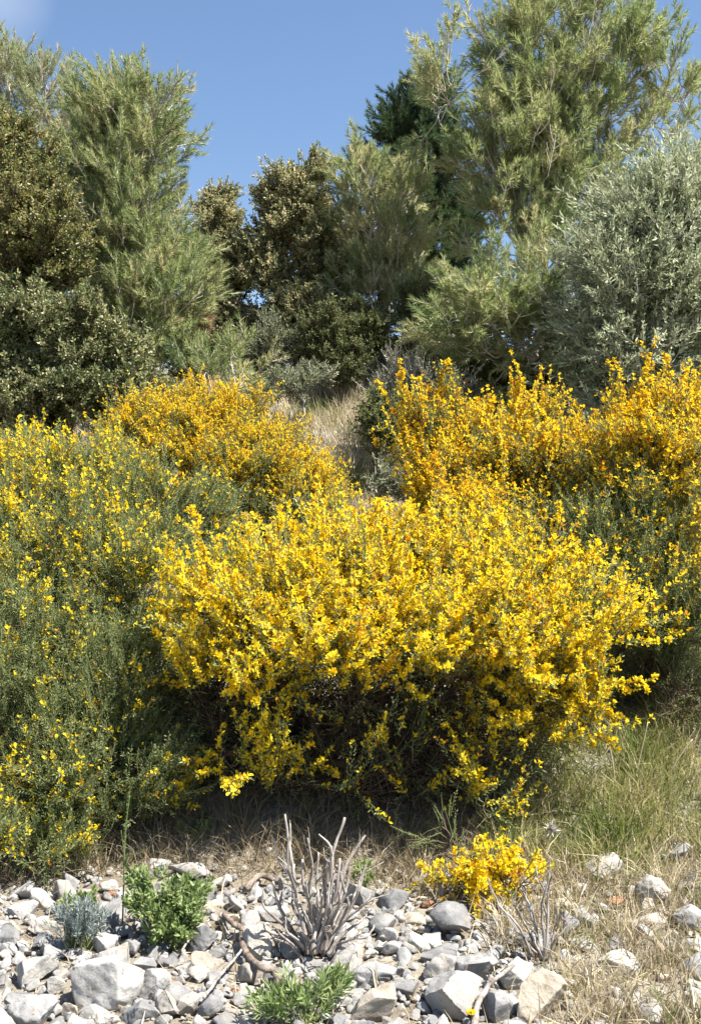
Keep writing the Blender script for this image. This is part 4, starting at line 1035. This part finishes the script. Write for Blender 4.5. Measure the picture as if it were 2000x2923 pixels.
# loose stones: copies of a dozen shapes
shapes = []
for k in range(14):
    V, F = rock_shape(3, 9, cut=(.32, .74), seed=300 + k, lump=.04, fine=.018)
    g = Geo(); g.add(V * np.array([1, rng.uniform(.6, 1), rng.uniform(.45, .8)]), F, rng.uniform(0, 1))
    o = g.build('loose_stone', M['rock'] if k < 11 else (M['rock_tan'] if k < 13 else M['rock_red']), smooth=True)
    shapes.append(o)
def stone_zone(px, py):
    a = smoothstep(2560, 2680, py) * smoothstep(1560, 1400, px)
    b = .35 * smoothstep(2480, 2600, py)
    return np.clip(a + b * .5, 0, 1)
n_st = 0; used = set(); tries = 0
while n_st < 290 and tries < 40000:
    tries += 1
    x = rng.uniform(-1.55, 1.6); y = rng.uniform(3.3, 5.1)
    px, py = pix(x, y)
    if not (-40 < px < 2040 and py < 2960) or rng.uniform() > stone_zone(px, py): continue
    r_ = rng.choice([.028, .040, .054, .068, .085], p=[.14, .26, .29, .20, .11])
    if any((x - a) ** 2 + (y - b) ** 2 < (c * .8 + r_ * .75) ** 2 for a, b, c in occupied): continue
    k = int(rng.integers(0, 14)) if rng.uniform() > .15 else int(rng.integers(0, 8))
    if k == 13 and rng.uniform() < .6: k = 2
    o = shapes[k] if k not in used else shapes[k].copy()
    if k in used: col.objects.link(o)
    used.add(k)
    o.location = (x, y, float(ground_h(x, y)) + r_ * .2)
    o.rotation_euler = (rng.normal(0, .35), rng.normal(0, .35), rng.uniform(0, 6.28))
    o.scale = (r_, r_, r_)
    tag(o, ['small grey loose limestone stone lying in the rubble', 'small sandy loose stone lying in the rubble', 'small reddish loose stone lying in the rubble'][0 if k < 11 else (1 if k < 13 else 2)], 'stone', 'small loose stones in the rubble')
    occupied.append((x, y, r_ * .9)); n_st += 1
for k in range(14):
    if k not in used: bpy.data.objects.remove(shapes[k])

for k in range(26):
    px, py = [(rng.uniform(900, 1110), rng.uniform(1180, 1260)), (rng.uniform(1380, 1640), rng.uniform(1190, 1250))][k % 2]
    c, d = on_ground(px, py)
    if not 6 < d < 13: continue
    o = shapes[k % 8].copy(); col.objects.link(o)
    r_ = rng.uniform(.04, .10)
    o.location = (c[0], c[1], c[2] + r_ * .15); o.rotation_euler = (rng.normal(0, .3), rng.normal(0, .3), rng.uniform(0, 6.28)); o.scale = (r_, r_, r_)
    tag(o, 'pale stone lying in the dry grass of the slope behind the brooms', 'stone', 'pale stones on the slope')

# gravel filling everything between
def gravel():
    g = Geo()
    n = 11000
    x = rng.uniform(-1.9, 1.9, n); y = rng.uniform(2.6, 6.0, n)
    px, py = pix(x, y)
    den = smoothstep(2420, 2640, py) * (1 - .72 * smoothstep(1450, 1750, px)) + .10 * smoothstep(2350, 2450, py)
    k = rng.uniform(0, 1, n) < den
    x, y = x[k], y[k]; n = len(x)
    s = rng.choice([.006, .010, .015, .021, .028], n, p=[.22, .26, .26, .17, .09])
    which = rng.integers(0, 6, n)
    for w in range(6):
        V, F = rock_shape(2, 9, cut=(.42, .8), lump=.06, fine=.0, seed=900 + w)
        V = V * np.array([1, .8, .6])
        m = which == w; c = int(m.sum())
        up = norm(np.stack([rng.normal(0, .4, c), rng.normal(0, .4, c), np.ones(c)], 1))
        T = np.stack([x[m], y[m], ground_h(x[m], y[m]) + s[m] * .35 + rng.uniform(0, .008, c)], 1)
        g.inst(V, F, frames(up), T, s[m], rng.uniform(0, 1, c))
    tag(g.build('gravel', M['rock']), 'pale limestone gravel filling the gaps between the rocks', 'gravel', kind='stuff')
gravel()

# ------------------------------------------------------------------ dead twig bushes, roots and branches
def dead_bush(label, base_px, stems, rbase=.009, name='dead_twig_bush'):
    c, d = on_ground(*base_px)
    root = empty(name, c, label, 'dead bush')
    for (bx, by, tx, ty, bulge, dy) in stems:
        g = Geo()
        a = P(bx, by, d + rng.normal(0, .03)); a[2] = min(a[2], float(ground_h(a[0], a[1])) + .05)
        b = P(tx, ty, d + dy)
        L = np.linalg.norm(b - a)
        m1 = a + (b - a) * .33 + np.array([bulge * .35, rng.normal(0, .012), .02]) + rng.normal(0, .009, 3)
        m2 = a + (b - a) * .68 + np.array([bulge * .7, rng.normal(0, .012), .01]) + rng.normal(0, .010, 3)
        ln = chain([a, m1, m2, b], 22)
        ln = ln + np.cumsum(rng.normal(0, .0011, ln.shape), axis=0)
        r0 = rbase * rng.uniform(.75, 1.15) * (0.6 + .5 * min(L / .45, 1.2))
        tube(g, ln, np.linspace(r0, r0 * .42, 22), 8, rough=.09)
        if L > .25 and rng.uniform() < .35:      # a fork
            i = int(rng.integers(9, 16)); q = ln[i]
            e = q + (b - a) / L * L * rng.uniform(.15, .3) + np.array([rng.choice([-1, 1]) * rng.uniform(.03, .07), rng.normal(0, .03), 0])
            tube(g, chain([q, (q + e) / 2 + rng.normal(0, .008, 3), e], 10), np.linspace(r0 * .6, r0 * .28, 10), 6, rough=.08)
        for _ in range(int(rng.integers(0, 4))):
            i = int(rng.integers(6, 20)); q = ln[i]
            e = q + (b - a) * rng.uniform(.05, .16) + rng.normal(0, .022, 3)
            tube(g, chain([q, (q + e) / 2 + rng.normal(0, .005, 3), e], 6), np.linspace(r0 * .28, r0 * .12, 6), 4)
        g.build('stem', M['dead_wood'], root, smooth=True, loc=c)
    return root
dead_bush('big grey dead twig bush standing in the stones at the bottom centre', (890, 2745), [
    (880, 2720, 812, 2318, -.03, .05), (880, 2700, 825, 2350, -.045, .02), (900, 2720, 978, 2338, .0, .05), (905, 2710, 1042, 2384, -.03, .1), (885, 2700, 880, 2398, .02, -.02), (890, 2715, 905, 2440, .03, .0), (905, 2715, 948, 2415, .0, .08),
    (870, 2720, 752, 2545, -.03, -.05), (875, 2715, 784, 2512, -.03, 0), (865, 2725, 800, 2580, -.02, .04), (915, 2715, 925, 2440, .02, .03), (920, 2715, 968, 2450, .01, .02), (915, 2720, 1000, 2475, .0, .0), (925, 2720, 1062, 2550, .03, -.02), (935, 2725, 1052, 2600, .02, .03), (930, 2720, 1020, 2500, .03, .1),
    (900, 2725, 860, 2520, -.02, -.06), (895, 2730, 935, 2520, .02, -.06), (905, 2725, 890, 2470, -.01, -.08), (940, 2725, 985, 2560, .02, -.05), (850, 2735, 745, 2640, -.02, -.03), (870, 2745, 735, 2680, 0, -.05), (955, 2730, 1070, 2640, .01, .04), (920, 2725, 960, 2540, .0, -.08), (885, 2725, 840, 2560, -.01, .08), (910, 2730, 915, 2560, .01, -.1),
    (875, 2730, 822, 2620, -.01, -.08), (945, 2730, 1010, 2600, .0, .08), (890, 2730, 870, 2600, .01, -.11), (930, 2730, 1040, 2470, .02, .12),
    (895, 2715, 865, 2450, .01, .06), (908, 2715, 932, 2470, .01, .05), (898, 2715, 900, 2500, .0, .07), (880, 2720, 838, 2470, -.02, .04), (925, 2720, 985, 2480, .015, .06), (915, 2720, 945, 2560, .0, -.05), (870, 2735, 790, 2650, -.02, -.06), (940, 2735, 1030, 2660, .0, .0), (885, 2735, 850, 2660, .0, -.12), (918, 2735, 938, 2640, .0, -.13), (955, 2735, 1000, 2680, .0, -.05)])
dead_bush('smaller dead twig clump in the dry grass right of the yellow sprig', (1545, 2760), [
    (1560, 2720, 1568, 2445, .0, .04), (1555, 2720, 1570, 2500, .01, 0), (1560, 2720, 1558, 2520, -.005, .05), (1530, 2730, 1395, 2500, -.02, .05), (1520, 2730, 1420, 2560, -.02, 0), (1540, 2730, 1480, 2540, -.01, .05), (1535, 2725, 1440, 2620, -.02, -.04), (1550, 2730, 1520, 2590, 0, -.03), (1565, 2735, 1600, 2620, .01, 0), (1570, 2735, 1590, 2570, .02, .05), (1545, 2735, 1500, 2640, 0, -.06), (1530, 2735, 1450, 2540, .0, .08),
    (1550, 2735, 1545, 2600, .0, -.05), (1540, 2735, 1510, 2560, .0, .03)], rbase=.0062)

STRAWS = []
def lying(label, pts, r0, r1, name='dead_branch', mat='dead_wood', n=30, rough=.08, cat='dead branch'):
    g = Geo(); L = []
    for (px, py, lift) in pts:
        c, d = on_ground(px, py, lift); L.append(np.array([c[0], c[1], c[2] + lift]))
    ln = chain(L, n); ln = ln + np.cumsum(rng.normal(0, .001, ln.shape), 0)
    tube(g, ln, np.linspace(r0, r1, n), 8, rough=rough)
    return tag(g.build(name, M[mat], smooth=True, loc=L[0]), label, cat)
lying('curved grey dead branch standing between the biggest slab and the conical rock', [(1352, 2940, .02), (1362, 2880, .05), (1395, 2820, .08), (1470, 2755, .10)], .012, .0065)
lying('gnarled brown root twisting over the stones left of the big dead twig bush', [(640, 2615, .05), (665, 2640, .07), (690, 2655, .05), (688, 2700, .07), (700, 2735, .05), (740, 2768, .07), (775, 2785, .05), (792, 2830, .04)], .010, .015, name='gnarled_root', mat='root_wood', n=60, rough=.09, cat='root')
lying('thin straight pale stick lying across the stones at left centre', [(580, 2850, .06), (630, 2780, .06), (690, 2715, .07)], .0055, .004)
lying('thin dark twig lying on the gravel right of the bigger leafy plant', [(520, 2720, .05), (560, 2655, .06), (600, 2620, .05)], .004, .003)
lying('bleached driftwood-like piece at the edge of the shade', [(630, 2610, .03), (640, 2650, .04), (655, 2680, .03)], .008, .006)
lying('thick grey log half hidden in the shade left of the big dead twig bush', [(700, 2540, .03), (745, 2500, .04), (800, 2520, .03)], .014, .010, mat='root_wood')

# ------------------------------------------------------------------ small plants in front
def leafy_plant(label, base_px, lobes, tpl, mat, shoot_len, per=7, up=.8, name='leafy_plant', cat='plant', stem_mat='broom_leaf', mult=1):
    c, d = on_ground(*base_px)
    root = empty(name, c, label, cat)
    pts, outs, idx = lobes_points([(px, py, d + dd, rx, ry, rd, n) for px, py, dd, rx, ry, rd, n in lobes], .5, mult)
    pts[:, 2] = np.maximum(pts[:, 2], ground_h(pts[:, 0], pts[:, 1]) + .02)
    gs, gl = Geo(), Geo()
    n = len(pts)
    st = c + rng.normal(0, .02, (n, 3)) * np.array([1, 1, .1]) + (pts - c) * np.array([.35, .35, 0])
    tube_edges(gs, st, pts, np.full(n, .002), np.full(n, .0015), 4)
    sd = norm(norm(pts - c) * .8 + outs * .5 + np.array([0, 0, up]) + rng.normal(0, .2, (n, 3)))
    for i, (tv, tf) in enumerate(tpl):
        s = np.arange(n) % len(tpl) == i; ns = int(s.sum())
        gl.inst(tv, tf, frames(sd[s]), pts[s], rng.uniform(*shoot_len, ns), np.clip(rng.normal(.5, .22, ns), 0, 1))
    jit = np.repeat(rng.normal(0, .14, gl.n // per), per)
    A = np.clip(np.concatenate(gl.A) + jit, 0, 1); gl.A = [A.astype(np.float32)]
    gs.build('stems', M[stem_mat], root, loc=c)
    gl.build('leaves', M[mat], root, loc=c)
    return root
BROAD = [leaf_quads(12, .50, .20, 26, 62, cup=.35) for _ in range(4)]
NARROW = [leaf_quads(16, .60, .11, 22, 55, cup=.25) for _ in range(4)]
LAV = [leaf_quads(40, .28, .05, 12, 50, cup=.1) for _ in range(4)]
leafy_plant('bigger green leafy plant in the stones at left, below the shaded rock', (500, 2700), [(405, 2545, .08, 30, 18, .04, 12), (565, 2570, .04, 30, 20, .05, 14), (430, 2540, .10, 60, 22, .07, 26), (525, 2575, .02, 65, 26, .08, 36), (415, 2600, 0, 50, 24, .07, 28), (540, 2620, 0, 35, 40, .06, 28), (490, 2670, -.06, 55, 30, .05, 45), (470, 2620, 0, 45, 40, .06, 30)], BROAD, 'herb', (.035, .065))
leafy_plant('little round green leafy plant behind the grey-leaved plant', (235, 2640), [(230, 2605, 0, 45, 30, .06, 34)], BROAD, 'herb', (.04, .065))
leafy_plant('small grey-green spiky-leaved plant above the largest boulder', (232, 2720), [(230, 2655, 0, 62, 42, .07, 80)], LAV, 'lavender', (.05, .085), up=1.2, name='grey_leaved_plant')
leafy_plant('bright green narrow-leaved plant at the bottom edge left of centre', (860, 2925), [(860, 2885, .03, 95, 34, .08, 80), (935, 2838, .08, 40, 24, .05, 22), (800, 2905, .02, 60, 26, .06, 40)], NARROW, 'herb', (.04, .075))
leafy_plant('small green weed in the shade right of the big dead twig bush', (1040, 2560), [(1035, 2520, 0, 20, 45, .04, 16)], BROAD, 'herb', (.035, .05))
leafy_plant('faint green weed in deep shade under the left side of the largest broom', (600, 2420), [(560, 2380, .1, 50, 35, .1, 40), (640, 2400, .1, 50, 30, .1, 34)], BROAD, 'herb', (.03, .05))
# tall grass stalk
def stalk():
    c, d = on_ground(350, 2650)
    root = empty('grass_stalk', c, 'single tall green grass stalk rising from the stones at left', 'grass stalk')
    g = Geo()
    ln = chain([c, P(354, 2500, d), P(358, 2380, d), P(370, 2270, d)], 30)
    tube(g, ln, np.linspace(.0035, .0022, 30), 5, rnd=.4)
    g.build('stem', M['herb'], root, smooth=True, loc=c)
    g = Geo()
    i = np.arange(16, 30); n = len(i) * 4
    p = np.repeat(ln[i], 4, 0); az = np.tile(np.arange(4) * 1.57, len(i)) + np.repeat(i * .8, 4)
    d_ = norm(np.stack([np.cos(az) * .35, np.sin(az) * .35, np.ones(n)], 1))
    tv = np.array([[0, 0, 0], [.18, 0, .45], [0, 0, 1], [-.18, 0, .45]]); tf = np.array([[0, 1, 2], [0, 2, 3]])
    g.inst(tv, tf, frames(d_), p, np.full(n, .018), rng.uniform(.3, .7, n))
    g.build('seed_head', M['herb'], root, loc=c)
    for (tx, ty) in ((346, 2370), (382, 2420)):
        g = Geo(); l2 = chain([P(354, 2470, d), P((354 + tx) / 2 + 4, 2430, d - .02), P(tx, ty, d - .04)], 12)
        tube(g, l2, np.linspace(.004, .001, 12), 4, rnd=.6); g.build('leaf', M['herb'], root, smooth=True, loc=c)
stalk()
def dandelion():
    c, d = on_ground(1345, 2925); d = d - .03
    root = empty('yellow_flower', c, 'single yellow flower head at the bottom edge on the biggest flat slab', 'flower')
    top = P(1343, 2892, d - .02)
    g = Geo(); tube(g, chain([c, (c + top) / 2 + np.array([.004, 0, 0]), top], 8), .0025, 5); g.build('stem', M['herb'], root, smooth=True, loc=c)
    g = Geo(); n = 44
    dv = norm(np.stack([rng.normal(0, 1, n), rng.normal(-.6, .8, n), rng.uniform(.1, 1.2, n)], 1))
    tv = np.array([[-.12, 0, 0], [.12, 0, 0], [.2, 0, .8], [0, 0, 1], [-.2, 0, .8]]); tf = np.array([[0, 1, 2], [0, 2, 4], [2, 3, 4]])
    g.inst(tv, tf, frames(dv), np.repeat(top[None], n, 0), np.full(n, .017), rng.uniform(.6, 1, n)); g.build('petals', M['petal'], root, loc=c)
dandelion()
def thistle():
    c, d = on_ground(1575, 2430)
    root = empty('dry_thistle', c, 'pale dry star-shaped thistle in the grass at the right', 'thistle')
    top = P(1573, 2368, d)
    g = Geo(); tube(g, chain([c, (c + top) / 2, top], 6), .003, 5); g.build('stem', M['thistle'], root, smooth=True, loc=c)
    g = Geo(); n = 70
    dv = norm(rng.normal(0, 1, (n, 3)) + np.array([0, -.2, .3]))
    tv = np.array([[-.07, 0, 0], [.07, 0, 0], [.09, 0, .5], [0, .03, 1], [-.09, 0, .5]]); tf = np.array([[0, 1, 2], [0, 2, 4], [2, 3, 4]])
    g.inst(tv, tf, frames(dv), np.repeat(top[None], n, 0), rng.uniform(.025, .05, n), rng.uniform(0, 1, n)); g.build('leaves', M['thistle'], root, loc=c)
thistle()
for lab, pts in (('tall dry straw stem leaning right beside the right end of the largest broom', [(1755, 2250), (1748, 2180), (1735, 2110)]),
                 ('tall dry straw stem standing in front of the dark broom at right', [(1812, 2220), (1830, 2140), (1848, 2060)]),
                 ('dry straw stem leaning steeply right near the right edge', [(1915, 2200), (1945, 2150), (1975, 2110)]),
                 ('dry straw stem leaning left below the right end of the largest broom', [(1690, 2220), (1715, 2170), (1740, 2130)])):
    c, d = on_ground(pts[0][0], pts[0][1] + 40)
    g = Geo(); tube(g, chain([c] + [P(x, y, d) for x, y in pts], 16), np.linspace(.0045, .003, 16), 5, rnd=.8)
    tag(g.build('dry_straw', M['straw'], smooth=True, loc=c), lab, 'dry straw')

print('flowers', counts, 'faces', sum(len(o.data.polygons) for o in scene.objects if o.type == 'MESH'))
